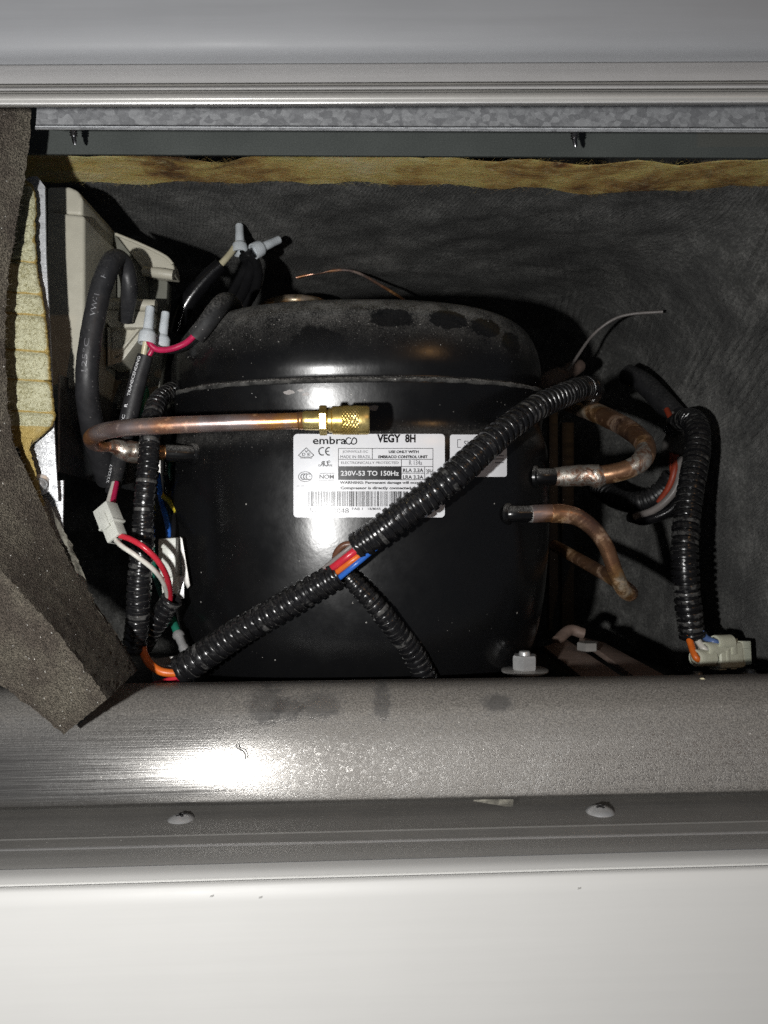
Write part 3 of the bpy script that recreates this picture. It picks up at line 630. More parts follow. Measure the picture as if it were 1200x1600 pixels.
for cx in (108, 128, 148): S.arc(cx+8, 407, 20, 21, 58, 302, 6)
S.text('s', 160, 167, 400, 410, .01)
S.text('NOM', 236, 344, 391, 424, .018); S.line([(234, 381), (346, 381)], 4); S.line([(234, 433), (346, 433)], 4)
for a, b in (((378, 195), (1087, 195)), ((378, 277), (1087, 277)), ((378, 331), (1087, 331)), ((850, 381), (1025, 381)), ((850, 430), (1087, 430))):
    for k in range(6): S.line([(a[0]+(b[0]-a[0])*k/6, a[1]), (a[0]+(b[0]-a[0])*(k+1)/6, b[1])], 4)
for x, a, b in ((378, 195, 432), (1087, 195, 432), (632, 195, 277), (850, 277, 432), (1025, 331, 432)): S.line([(x, a), (x, b)], 4)
S.text('USE ONLY WITH', 755, 980, 210, 231, .04); S.text('EMBRACO CONTROL UNIT', 677, 1047, 247, 269, .04)
S.text('RLA 3.3A', 862, 1015, 345, 374, .02); S.text('LRA 3.3A', 862, 1015, 396, 425, .02); S.text('3PH', 1036, 1082, 352, 388, 0)
S.text('WARNING: Permanent damage will occur', 388, 1000, 441, 467, .03); S.text('Compressor is directly connected', 394, 920, 481, 508, .03)
x = 152.0; rb = random.Random(4)
while x < 905:
    wd = rb.choice((3.2, 3.2, 6.2, 9.5)); S.rect(x, 517, x+wd, 630); x += wd+rb.choice((3.4, 3.4, 6.2, 9.0))
for k in range(9): S.line([(66+k*36, 477), (84+k*36, 477)], 2)
S.text('5138', 162, 285, 643, 682, -.004); S.text('0048', 335, 455, 643, 682, -.004); S.text('FAB 1', 480, 560, 639, 657, .004); S.text('18/MAR', 600, 697, 639, 657, .004)
S.rect(380, 333, 849, 431, 8)
stuff(S.build('lettering', fn, M_PRINT, lab))
S = Sheet(); S.text('JOINVILLE-SC', 408, 600, 210, 232, 0); S.text('MADE IN BRAZIL', 392, 620, 247, 269, 0); S.text('ELECTRONICALLY PROTECTED', 398, 828, 293, 312, .003); S.text('R 134a', 908, 1005, 284, 320, -.006)
stuff(S.build('fine_lettering', fn, M_GPRINT, lab))
S = Sheet(); S.text('230V-53 TO 150Hz', 395, 832, 363, 400, .02); stuff(S.build('reversed_lettering', fn2, M_WPRINT, lab))
lab2 = surf_patch('suction_label', 703, 679, 792, 745, .00022, M_PAPER, cp, 12, 8, 4); lab2['label'] = 'small white label half hidden by the diagonal conduit'
S = Sheet(); q = lambda x, y: PS(x, y, .00042)
S.line([(715, 687), (782, 687), (782, 699), (715, 699)], .9, True); S.text('SUC', 725, 745, 688.5, 697.5, .002)
for k, y in enumerate((712, 717, 723)): S.text('oo5 no', 772, 787, y, y+3.2, 0) if False else S.line([(770+k*2, y), (787, y)], 1.2)
stuff(S.build('lettering', q, M_GPRINT, lab2))
# scraped paint patches on the neck
for (x, y, s_) in ((452, 613, 7), (470, 610, 4), (478, 616, 5), (580, 637, 8), (540, 641, 7)):
    bm = bmesh.new(); vs = [bm.verts.new(PS(x+s_*1.5*math.cos(a)*random.uniform(.6, 1.1), y+s_*.6*math.sin(a)*random.uniform(.5, 1.2), .00012)) for a in np.linspace(0, 6.28, 13)[:-1]]; bm.faces.new(vs); from_bm('scraped_patch', bm, M_GRY, cp, False)
# pipe stubs with collars (welded into the shell)
def stub(p_in, p_out, r):
    p_in, p_out = Vector(p_in), Vector(p_out); inn = Vector(((CX-p_in.x)/CA**2, (CY-p_in.y)/CB**2, 0)).normalized(); d = (p_out-p_in).normalized()
    s = tube('pipe_stub', [p_in+inn*.008-d*.002, p_in+d*.001, p_out], r, M_SHELL, cp, 20)
    lathe('collar', p_in+inn*.001, p_in+inn*.001-(inn-d*.6).normalized()*.0022, [(0, r*1.35), (.6, r*1.32), (1, r*1.1)], M_SHELL, s, 28)
    return s
stub(PS(301, 710, 0), P(258, 708, .402), mpx(13.5, .404)); stub(PS(838, 745, 0), P(872, 745, .418), mpx(13.5, .418)); stub(PS(795, 803, 0), P(832, 803, .402), mpx(13, .402))

# ------------------------------------------------------------------ process tube with brass service valve
pt = thing('process_tube', P(258, 708, .428), 'bent tarnished copper process tube ending in a knurled brass valve', 'pipe')
Yv = .345
tube('copper_band', [P(262, 708, .4022), P(240, 706.5, .4005)], mpx(12.0, .402), M_CU2, pt, 20)
tube('brazed_lump', [P(243, 707, .4008), P(226, 706, .3995), P(210, 706, .3975), P(196, 704, .395), P(182, 699, .392), P(170, 697, .389)], [mpx(x, .396) for x in (11, 14.5, 17, 16, 12, 9)], M_SOLDER, pt, 24, 6, .06)
tube('bent_tube', [P(176, 698, .391), P(160, 698, .386), P(146, 693, .379), P(143, 684, .369), P(156, 676, .359), P(180, 670.5, .353), P(220, 667, .3495), P(300, 663, .3465), P(380, 660, Yv), P(440, 658.5, Yv), P(474, 657, Yv)], [mpx(x, .36) for x in (7.5, 9, 11.2, 12.5, 12.8, 12.8, 12.8, 12.8, 12.6, 12.4, 12.4)], M_CU, pt, 28, 10, .010)
tube('flux_ring', [P(463, 657.4, Yv), P(470, 657.1, Yv), P(476, 657, Yv)], [mpx(12.3, Yv), mpx(14.2, Yv), mpx(13.2, Yv)], M_CUD, pt, 24, 5, .04)
va, vb = P(472, 657, Yv), P(578, 656.5, Yv)
def vt(x): return (x-472)/106
px_ = lambda n: mpx(n, Yv)
lathe('valve_stem', va, vb, [(vt(472), px_(13)), (vt(477), px_(15)), (vt(486), px_(15)), (vt(500), px_(15)), (vt(520), px_(16.5)), (vt(521), px_(16))], M_BRASS, pt, 36)
hx = hexnut('valve_hex', va+(vb-va)*vt(499), va+(vb-va)*vt(511), px_(23.5), M_BRASS, pt, .1, .12)
vc = lathe('valve_cap', va, vb, [(vt(513), px_(15)), (vt(513.5), px_(18.5)), (vt(518), px_(19)), (vt(520), px_(22.2)), (vt(535), px_(22.4)), (vt(535.4), px_(21.6)), (vt(560.6), px_(21.6)), (vt(561), px_(22.6)), (vt(574), px_(22.6)), (vt(577), px_(21)), (vt(577.6), px_(17)), (vt(577.8), px_(4))], M_BRASS, pt, 48)
NK = 20
def kn(i, a):
    u = a*NK/ (2*math.pi); w_ = i*.42
    return 1+.075*(abs(((u+w_*.5) % 1)-.5)+abs(((u-w_*.5) % 1)-.5)-.5)
lathe('knurled_grip', va, vb, [(vt(535.3+25.3*k/24), px_(22.3)) for k in range(25)], M_BRASS, vc, NK*6, kn, 20, cap=False)

# ------------------------------------------------------------------ diagonal harness across the compressor
dh = thing('diagonal_conduit', P(285, 1048, .388), 'long black corrugated conduit running diagonally across the compressor, wires exposed midway', 'conduit')
corrugated('conduit_sleeve', [P(281, 1049, .386), P(330, 1016, .383), P(400, 971, .378), P(470, 932, .373), P(530, 896, .3695)], [mpx(24.5, .385), mpx(24, .382), mpx(23.5, .377), mpx(22.5, .373), mpx(22, .37)], .00425, M_COND, dh, seed=1, slit=2.2)
corrugated('conduit_sleeve', [P(556, 856, .3665), P(610, 818, .364), P(680, 766, .363), P(745, 712, .366), P(795, 668, .375), P(845, 634, .392), P(890, 613, .415), P(918, 606, .445), P(926, 612, .48), P(915, 622, .53)], [mpx(23.5, .366), mpx(25, .364), mpx(25.5, .364), mpx(24, .366), mpx(22, .375), .0068, .0068, .0070, .0070, .0070], .00405, M_COND, dh, seed=2, open_ends=(True, False))
def wire(name, pp, r, mat, parent, n=10): return tube(name, [P(*q) for q in pp], r, mat, parent, n, 8)
for m_, a, b, rr in ((M_GRY, (500, 893), (580, 828), 3.6), (M_RED, (503, 900), (585, 838), 6.5), (M_ORG, (508, 908), (590, 846), 4.6), (M_BLU, (514, 916), (592, 852), 4.6)):
    wire('wire', [(a[0], a[1], .371), ((a[0]+b[0])/2, (a[1]+b[1])/2, .362), (b[0], b[1], .366)], mpx(rr, .364), m_, dh)
wire('wire', [(580, 832, .368), (556, 848, .364), (537, 852, .364), (526, 864, .366), (524, 880, .371), (530, 900, .376)], mpx(5.5, .366), M_BRN, dh)
wire('wire', [(580, 840, .368), (552, 854, .3655), (538, 864, .367), (530, 880, .373)], mpx(3.6, .366), M_YEL, dh)
# its lower wires into the hose end
wire('wire', [(222, 1005, .386), (226, 1024, .384), (238, 1041, .381), (260, 1051, .380), (300, 1050, .383)], mpx(6.4, .382), M_ORG, dh, 12)
wire('wire', [(236, 1030, .392), (258, 1043, .390), (300, 1044, .389)], mpx(4, .39), M_GRY, dh)
wire('wire', [(240, 1069, .395), (262, 1062, .390), (300, 1054, .386)], mpx(3.6, .388), M_RED, dh)
wire('wire', [(252, 1074, .395), (275, 1066, .390), (300, 1058, .387)], mpx(3, .388), M_MAG, dh)
wire('wire', [(280, 1075, .392), (292, 1064, .389), (302, 1058, .387)], mpx(3.2, .388), M_BLU, dh)
bh = thing('branch_conduit', P(670, 1060, .39), 'thin black corrugated conduit branching down from the diagonal conduit to the rail', 'conduit')
corrugated('conduit_sleeve', [P(533, 888, .3765), P(560, 917, .376), P(600, 962, .379), P(635, 1006, .385), P(664, 1056, .391), P(678, 1092, .394)], [mpx(14, .377), mpx(15.5, .377), mpx(17, .38), mpx(18, .385), mpx(19, .39), mpx(19, .39)], .00335, M_COND, bh, seed=3, slit=2.6)

# ------------------------------------------------------------------ upright conduit in front of the tube stub
uh = thing('upright_conduit', P(210, 1015, .388), 'black corrugated conduit standing upright behind the copper process tube', 'conduit')
corrugated('conduit_sleeve', [P(300, 600, .44), P(272, 608, .425), P(250, 624, .408), P(238, 650, .396), P(233, 700, .388), P(228, 770, .384), P(223, 850, .382), P(217, 930, .383), P(212, 1000, .386), P(211, 1018, .387)], [mpx(x, .388) for x in (14, 15, 15.5, 16, 16.5, 17, 17.8, 18.5, 19, 18.5)], .00345, M_COND, uh, depth=.10, seed=4, open_ends=(False, True), slit=3.6)
sh = thing('short_conduit', P(226, 1008, .40), 'short black corrugated conduit with red and white wires leaving its open end', 'conduit')
corrugated('conduit_sleeve', [P(270, 934, .393), P(252, 962, .397), P(236, 985, .402), P(222, 1010, .408)], mpx(17, .398), .0036, M_COND, sh, seed=5, open_ends=(True, False))
# plug connector with its lead
cn = thing('white_plug', P(176, 820, .37), 'white nylon two-pole plug joining red and white leads beside the upright conduit', 'connector')
a0, a1 = P(163, 790, .374), P(185, 846, .366); ax = (a1-a0); ln = ax.length; ax.normalize(); rt = Vector((ax.z, .35, -ax.x)); rt = (rt-ax*rt.dot(ax)).normalized()
if rt.x < 0: rt = -rt
fr = ax.cross(rt)
if fr.y > 0: fr = -fr
c0 = a0+ax*ln*.30; c1 = a0+ax*ln*.72; u1 = mpx(1, .37)
pb = obox('plug_body', c0, rt*u1*15.5, ax*u1*17, fr*u1*12, M_NYL, cn, .0005)
sb = obox('socket_body', c1, rt*u1*13, ax*u1*15, fr*u1*9.5, M_NYL, cn, .0005)
obox('latch', c0+ax*u1*12+fr*u1*13, rt*u1*6.5, ax*u1*12, fr*u1*1.6, M_NYL, pb, .0003)
obox('rim', c0+ax*u1*17.5, rt*u1*16.5, ax*u1*1.8, fr*u1*13, M_NYL, pb, .0003)
for s_ in (-1, 1):
    obox('cavity_shade', c1+ax*u1*15.05+rt*s_*u1*6, rt*u1*4, ax*u1*.1, fr*u1*5, M_PRINT, sb, 0)  # thin black plates: the dark inside of the openings as colour
e0 = c1+ax*u1*13
def pw(name, pts, r, mat, parent): return tube(name, pts, r, mat, parent, 10, 8)
pw('wire', [e0+rt*u1*7, P(205, 843, .362), P(226, 856, .360), P(248, 878, .364), P(262, 905, .376), P(266, 935, .392), P(258, 952, .396)], mpx(4.6, .365), M_RED, sh)
pw('wire', [e0-rt*u1*4, P(190, 853, .363), P(212, 868, .361), P(240, 890, .366), P(256, 912, .378), P(262, 936, .393), P(256, 952, .397)], mpx(4.0, .365), M_WHT, sh)

# ------------------------------------------------------------------ sleeved leads on the left
def tube_text(sheet_items, pts, r, mat, parent, name='lettering', up=1.0):
    """letters wrapped on a tube: items (text, s0, s1, v0, v1, flip); s along the path 0..1, v across in radii"""
    pa = smooth_path([tuple(p) for p in pts], 16); T, _, _ = frames(pa); L = plen(pa); d = np.r_[0, np.cumsum(np.linalg.norm(np.diff(pa, axis=0), axis=1))]/L
    V, F_ = [], []
    for t, s0, s1, v0, v1, bold in sheet_items:
        v, f = text2d(t, bold); b = len(V)
        for a, c in v:
            s = s0+(s1-s0)*a; q = v0+(v1-v0)*c
            C = np.array([np.interp(s, d, pa[:, k]) for k in range(3)]); tt = np.array([np.interp(s, d, T[:, k]) for k in range(3)])
            n = np.array(CAM)-C; n -= tt*np.dot(n, tt); n /= np.linalg.norm(n); bb = np.cross(n, tt)*up
            V.append(C+(r*1.012)*(math.cos(q)*n+math.sin(q)*bb))
        F_ += [tuple(b+i for i in k) for k in f]
    return stuff(mesh(name, V, F_, mat, parent, False, fix=False))
s1 = thing('looped_sleeve', P(150, 720, .45), 'thick matt black heat-shrink sleeve looping down beside the beige housing', 'sleeve')
sp = [P(196, 500, .408), P(202, 455, .397), P(197, 420, .392), P(183, 404, .386), P(170, 418, .380), P(158, 450, .377), P(147, 500, .375), P(139, 550, .374), P(136, 600, .377), P(141, 650, .387), P(153, 700, .4020), P(170, 750, .418)]
tube('sleeve_tube', sp, [mpx(x, .385) for x in (12, 13, 14, 15, 16, 16, 16, 16.5, 17, 18, 19, 20)], M_SLEEVE, s1, 28, 10, .02)
lp = sp[4:]; rv = lp[::-1]
tube_text([('TUBE', .36, .47, .1, .55, -.006), ('125\u00b0C', .56, .68, .1, .55, -.006), ('VW-1', .77, .86, .0, .45, -.006), ('H', .93, .955, -.1, .35, -.006), ('HFT-H', .17, .32, .45, .85, -.006)], rv, mpx(16.9, .379), M_SPRINT, s1)
s2 = thing('printed_sleeve', P(172, 768, .40), 'straight black sleeve with white printing from the wire caps down to the plug', 'sleeve')
q2 = [P(227, 556, .41), P(214, 600, .41), P(202, 650, .41), P(190, 700, .409), P(182, 740, .404), P(176, 768, .398)]
tube('sleeve_tube', q2, [mpx(x, .405) for x in (12, 13.5, 14, 13, 11.5, 11)], M_SLEEVE, s2, 24, 8, .015)
tube_text([('105\u00b0C', .455, .565, .45, .8, .01), ('R', .62, .645, .45, .85, .03), ('TRANSCENDING', .70, .98, .45, .8, .015), ('322267', .03, .19, .6, .95, .0)], q2[::-1], mpx(14.0, .408), M_WPRINT, s2)
wire('wire', [(222, 570, .409), (225, 550, .4075), (229, 526, .4065), (231, 500, .4065)], mpx(4.6, .407), M_CRM, s2)
wire('wire', [(226, 566, .412), (235, 552, .411), (240, 540, .411), (238, 520, .410)], mpx(4, .41), M_MAG, s2)
wire('wire', [(178, 755, .397), (172, 776, .388), (166, 800, .378)], mpx(4.2, .385), M_WHT, s2)
wire('wire', [(182, 755, .397), (178, 776, .388), (174, 800, .378)], mpx(4.6, .385), M_MAG, s2)
# crimp caps
def cap(tip, mouth, Yt, Ym, w_, label):
    a, b = P(*tip, Yt), P(*mouth, Ym); t = thing('wire_cap', b, label, 'wire cap', 'translucent crimp caps'); u = mpx(1, Ym)*w_
    lathe('cap_stem', a, a+(b-a)*.66, [(0, u*.30), (.02, u*.46), (.08, u*.52), (.5, u*.53), (.52, u*.56), (.8, u*.56), (1, u*.60)], M_NUT, t, 24)
    lathe('cap_skirt', a+(b-a)*.62, b, [(0, u*.55), (.18, u*.86), (.34, u*.98), (.8, u*1.0), (1, u*.97), (1, u*.80), (.5, u*.74), (.45, u*.05)], M_NUT, t, 28, cap=False)
cap((235, 479), (229, 537), .408, .4055, 13.5, 'white wire cap above the cream wire, in front of its twin')
cap((259, 487), (252, 545), .4185, .417, 12.5, 'white wire cap behind its twin near the compressor edge')
cap((374, 351), (375, 396), .492, .488, 12.5, 'white wire cap pointing straight up against the felt wall')
cap((437, 374), (396, 393), .496, .486, 12.5, 'white wire cap tilted sideways against the felt wall')
s3 = thing('stub_sleeve', P(303, 527, .43), 'short dusty black sleeve above the compressor edge with crimson wire', 'sleeve')
tube('sleeve_tube', [P(306, 526, .404), P(322, 506, .4025), P(338, 484, .406), P(350, 472, .416), P(362, 474, .435), P(372, 490, .47)], [mpx(x, .405) for x in (14, 14, 14.5, 14.5, 14, 13)], plastic('sleeve_dusty', (.022, .022, .023), .6, .2, dust=.5), s3, 24)
wire('wire', [(326, 504, .4005), (306, 522, .401), (290, 536, .403), (268, 545, .404), (246, 546, .405), (234, 536, .4045), (232, 520, .405)], mpx(4.8, .403), M_MAG, s3, 12)
wire('wire', [(328, 506, .404), (306, 529, .4045), (288, 543, .408), (268, 549, .412), (258, 545, .416), (255, 530, .4175)], mpx(4.4, .408), M_BLK, s3, 12)
s4 = thing('glossy_sleeve', P(290, 475, .53), 'glossy black sleeve with cream wire leading up to the upright wire cap', 'sleeve')
tube('sleeve_tube', [P(345, 414, .482), P(325, 433, .4825), P(303, 458, .4835), P(288, 482, .485), P(276, 520, .488)], [mpx(x, .475) for x in (11, 12.5, 14, 14, 13)], M_GLOSS, s4, 20)
wire('wire', [(330, 428, .480), (346, 412, .4825), (360, 396, .486), (371, 380, .489)], mpx(5.2, .485), M_CRM, s4)
s5 = thing('dark_lead_bundle', P(375, 480, .54), 'loose black leads rising behind the compressor to the tilted wire cap', 'cable')
for k, (dx, dy) in enumerate(((0, 0), (16, 6), (-14, 10))):
    wire('lead', [(384+dx*.2, 390+dy, .488), (392+dx*.5, 415, .495), (384+dx, 445, .505), (366+dx, 480, .52), (352+dx, 520, .53)], mpx(10-k, .50), M_BLK, s5, 12)
wire('wire', [(381, 384, .491), (385, 398, .490), (390, 414, .494)], mpx(4.6, .487), M_ORG, s5)
# green and black leads seen between the sleeves
s6 = thing('green_lead', P(285, 1015, .42), 'green earth lead with a crimped metal terminal above the rail', 'cable')
wire('wire', [(232, 560, .45), (228, 620, .44), (222, 660, .44), (226, 760, .45), (240, 880, .44), (258, 940, .425), (272, 975, .412), (279, 994, .408)], mpx(6, .42), M_GRN, s6)
lathe('terminal', P(277, 988, .4085), P(291, 1022, .402), [(0, mpx(7.5, .405)), (.12, mpx(9.5, .405)), (.2, mpx(9, .405)), (.24, mpx(7, .405)), (.6, mpx(6.5, .405)), (.7, mpx(8, .405)), (1, mpx(7, .405))], M_ZINC, s6, 14)
s7 = thing('terminal_block', P(262, 930, .425), 'white relay block with spade terminals hanging beside the compressor shell', 'relay')
slab('relay_body', [(247, 842), (275, 840), (274, 902), (247, 902)], .398, .016, M_NYL, s7, .0008)
slab('lower_block', [(251, 905), (276, 900), (278, 925), (266, 942), (254, 938)], .399, .014, M_NYL, s7, .0008)
slab('spade_blade', [(281, 838), (285, 842), (297, 915), (293, 920), (285, 905)], .404, .0012, M_STEEL, s7, .0002)
slab('spade_blade', [(272, 902), (287, 900), (288, 935), (274, 938)], .403, .002, M_ZINC, s7, .0003)
for m_, pp in ((M_BLU, [(265, 845, .407), (261, 815, .415), (252, 780, .43), (246, 740, .42)]), (M_YEL, [(276, 800, .42), (264, 782, .425), (252, 772, .43), (244, 740, .42)]), (M_BLK, [(270, 845, .407), (272, 815, .415), (268, 780, .43), (258, 740, .42)])):
    wire('wire', pp, mpx(4.4, .42), m_, s7)
# little steel angle at the foot
s8 = thing('foot_bracket', P(270, 1060, .41), 'small bare steel bracket behind the rail near the orange wire', 'bracket')
slab('bracket_plate', [(236, 1030), (300, 1022), (306, 1090), (240, 1090)], .412, .0025, M_STEEL, s8, .0004)
slab('bracket_flange', [(245, 1040), (300, 1036), (300, 1046), (246, 1049)], .408, .003, M_ZINC, s8, .0003)

# ------------------------------------------------------------------ beige control housing
hb = thing('control_housing', P(150, 620, .4090), 'beige moulded plastic control housing with tall ridge and stepped block', 'housing')
slab('side_plate', [(60, 292), (118, 294), (140, 318), (182, 366), (214, 400), (262, 440), (258, 520), (246, 640), (60, 640)], .440, .01, M_BEIGE_SHADE, hb, .001)
slab('ridge', [(73, 330), (132, 336), (132, 420), (131, 560), (124, 604), (73, 612)], .388, .050, M_BEIGE, hb, .0022, 4)
slab('ridge_cap', [(73, 291), (108, 291), (121, 297), (129, 309), (129, 337), (73, 333)], .3905, .048, M_BEIGE, hb, .0025, 4)
wg = slab('wing', [(180, 364), (196, 368), (258, 398), (271, 412), (274, 432), (230, 428), (218, 414)], .428, .012, M_BEIGE, hb, .0012, 3)
tube('wing_rim', [P(181, 366, .4275), P(220, 382, .4272), P(257, 400, .4272), P(270, 413, .4275)], mpx(2.6, .428), M_BEIGE, wg, 10)
tube('wing_lip', [P(224, 424, .4265), P(250, 427, .4255), P(271, 430, .4255)], [mpx(7, .426), mpx(8.5, .426), mpx(8, .426)], M_BEIGE, wg, 20)
slab('wing_web', [(180, 366), (218, 414), (228, 432), (232, 520), (206, 500), (184, 420)], .434, .01, M_BEIGE_SHADE, hb, .001)
tube('block_roll', [P(163, 476, .4155), P(200, 476.5, .4155), P(244, 478, .4155)], mpx(9.5, .4155), M_BEIGE, hb, 24)
slab('block_step', [(163, 484), (240, 486), (240, 512), (172, 512), (163, 500)], .4130, .03, M_BEIGE, hb, .0012, 3)
bb_ = slab('block_body', [(166, 510), (232, 510), (206, 545), (190, 566), (168, 572)], .4190, .022, M_BEIGE, hb, .0008, 2)
slab('rib', [(168, 512), (172, 512), (172, 570), (168, 573)], .4165, .004, M_BEIGE, bb_, .0004)
slab('rib', [(213, 513), (219, 513), (184, 556), (179, 556)], .4165, .004, M_BEIGE, bb_, .0004)
bp = thing('black_sheet', P(120, 770, .3890), 'flat black plastic sheet standing behind the copper bend', 'sheet')
slab('sheet_panel', [(92, 585), (118, 594), (160, 620), (236, 660), (240, 774), (160, 756), (91, 737)], .378, .0016, M_BLKP, bp, .0003, yf=lambda x, y: .378+.0007*(x-92))
slab('sheet_edge', [(90.5, 585), (93, 585), (92, 737), (89.8, 737)], .3765, .0012, M_GRY, bp, .0002)
# upright steel strip behind the conduit
us = thing('steel_upright', P(245, 780, .47), 'narrow grey steel upright behind the upright conduit', 'bracket')
slab('strip', [(240, 560), (250, 560), (251, 770), (241, 770)], .475, .012, M_STEEL, us, .0004)

# ------------------------------------------------------------------ zinc bracket, adhesive backing, foam
zb = thing('zinc_bracket', P(75, 810, .362), 'zinc plated side bracket with a rivet beside the yellow adhesive backing', 'bracket')
zp = slab('bracket_plate', [(38, 281), (46, 276), (58, 275), (70, 291), (72, 400), (77, 500), (82, 620), (87, 720), (91, 782), (88, 785), (40, 720), (36, 500)], .3565, .0014, M_GALV2, zb, .0003)
slab('bracket_plate', [(84, 752), (99, 750), (98, 820), (96, 850), (60, 800), (60, 700)], .3615, .0014, M_GALV2, zb, .0003)
lathe('rivet', P(63, 757, .356), P(63, 757, .3505), [(0, mpx(16, .362)), (.15, mpx(15.5, .362)), (.2, mpx(10.5, .362)), (.6, mpx(9.3, .362)), (.85, mpx(6, .362)), (1, mpx(2, .362))], M_ZINC, zp, 24, angle=50)
ad = thing('adhesive_backing', P(45, 700, .362), 'yellowish crinkled adhesive backing in ridged pads between foam and zinc bracket', 'adhesive sheet')
ridges = [408, 458, 491, 548, 594, 643]
V = np.zeros((150, 22, 3)); GL = np.zeros((150, 22))
for i in range(150):
    y = 284+(700-284)*i/149
    xr = float(np.interp(y, [284, 292, 310, 380, 430, 470, 520, 560, 600, 636, 650, 662, 676, 690, 700], [38, 50, 55, 54, 58, 67, 73, 77, 80, 83, 87, 82, 68, 50, 42]))+random.gauss(0, .5); xl = -6
    for j in range(22):
        t = j/21; x = xl+(xr-xl)*t; yy = y-6*(t-.5)
        dmin = min(abs(yy-r) for r in ridges); near = math.exp(-(dmin/3.6)**2)
        fold = .6*math.exp(-(abs((yy-385)+.9*(x-40))/4)**2)*(1 if yy < 410 else 0)+.5*math.exp(-(abs((yy-360)+1.5*(x-45))/5)**2)*(1 if yy < 410 else 0)
        h = .0020*(1-near)+.0012*fold+.0003*random.gauss(0, 1)*(.4); edge = max(0, (t-.9)/.1)
        h -= .0016*edge
        p = P(x, y, .3525-h-(.0010 if near > .5 and dmin < 2 else 0)); V[i, j] = p; GL[i, j] = min(1, near*1.0+.9*edge+.5*fold+(.7 if y > 664 else 0)+(.6 if y < 294 else 0))
o = grid('pad_sheet', V, M_PAD, ad, angle=None); at = o.data.attributes.new('glue', 'FLOAT', 'POINT'); at.data.foreach_set('value', GL.reshape(-1).astype(np.float32))
md = o.modifiers.new('solid', 'SOLIDIFY'); md.thickness = .0012; md.offset = -1
# glue string and clear film down to the foam
V = np.zeros((40, 6, 3)); GL = np.ones((40, 6))
for i in range(40):
    t = i/39; y = 684+ (790-684)*t; xc = float(np.interp(y, [684, 700, 730, 760, 790], [44, 38, 46, 54, 62]))
    for j in range(6): V[i, j] = P(xc-9+j*3.4+random.gauss(0, .8), y+random.gauss(0, .6), .3495-.001*math.sin(j/5*3.14)+random.gauss(0, .0002))
o = grid('glue_tail', V, M_PAD, ad, angle=None); at = o.data.attributes.new('glue', 'FLOAT', 'POINT'); at.data.foreach_set('value', GL.reshape(-1).astype(np.float32))
V = np.zeros((44, 7, 3))
for i in range(44):
    t = i/43; y = 772+(985-772)*t; xl = float(np.interp(y, [770, 830, 900, 990], [44, 70, 110, 160])); xr = float(np.interp(y, [772, 800, 850, 900, 950, 985], [64, 84, 112, 132, 150, 176]))
    for j in range(7):
        k = j/6; V[i, j] = P(xl+(xr-xl)*k+random.gauss(0, .8), y, .353-.003*math.sin(6*k+t*9)-.0025*math.sin(t*21+k*3)*k+random.gauss(0, .0003))
grid('film', V, M_FILM, ad, angle=None)

fo = thing('foam_strip', P(140, 1120, .335), 'dark brown open-cell foam strip peeling down over the rail', 'foam strip')
st = [  # A: inner edge, B: front crease, C: outer lower edge, D: back
 ((48, 120, .336), (-120, 120, .312), (-330, 150, .322), (-60, 120, .350)),
 ((46, 230, .336), (-125, 240, .312), (-330, 270, .322), (-60, 230, .350)),
 ((27, 345, .336), (-130, 360, .312), (-330, 400, .322), (-80, 345, .350)),
 ((11, 460, .336), (-135, 480, .312), (-330, 530, .322), (-90, 460, .350)),
 ((10, 580, .336), (-130, 600, .311), (-320, 660, .322), (-90, 580, .350)),
 ((22, 685, .338), (-112, 715, .310), (-290, 780, .322), (-80, 690, .352)),
 ((62, 780, .342), (-60, 822, .309), (-220, 890, .322), (-20, 790, .356)),
 ((110, 878, .348), (10, 900, .307), (-130, 975, .322), (40, 890, .362)),
 ((163, 962, .352), (78, 975, .306), (-40, 1042, .322), (100, 975, .364)),
 ((196, 1012, .353), (127, 1038, .305), (30, 1092, .322), (140, 1022, .362)),
 ((216, 1046, .353), (168, 1092, .305), (100, 1147, .322), (172, 1062, .358))]
pts4 = np.array([[tuple(P(*q)) for q in row] for row in st]); cols = [smooth_path([tuple(x) for x in pts4[:, k]], 14) for k in range(4)]
m = len(cols[0]); ring = []
for a in range(4):
    A_, B_ = cols[a], cols[(a+1) % 4]; kk = 16 if a < 2 else 6
    for q in range(kk): ring.append(A_+(B_-A_)*(q/kk))
ring = np.stack(ring, 1); n = ring.shape[1]
ring += RNG.normal(0, .00014, ring.shape)
cen = ring.mean(1, keepdims=True)
for k0 in (0, 16, 32): ring[:, k0] += (cen[:, 0]-ring[:, k0])*.004+RNG.normal(0, .00022, (m, 3))
v = ring.reshape(-1, 3).tolist(); f = [(i*n+j, i*n+(j+1) % n, (i+1)*n+(j+1) % n, (i+1)*n+j) for i in range(m-1) for j in range(n)]
# rough cut end face
c_end = ring[-1].mean(0); b = len(v)
for k in (.66, .33):
    for j in range(n): v.append(c_end+(ring[-1, j]-c_end)*k+RNG.normal(0, .0004, 3))
v.append(c_end)
for j in range(n):
    jj = (j+1) % n; f += [((m-1)*n+j, (m-1)*n+jj, b+jj, b+j), (b+j, b+jj, b+n+jj, b+n+j), (b+n+j, b+n+jj, b+2*n)]
f.append(tuple(range(n)))
mesh('foam_body', v, f, M_FOAM, fo, angle=60)
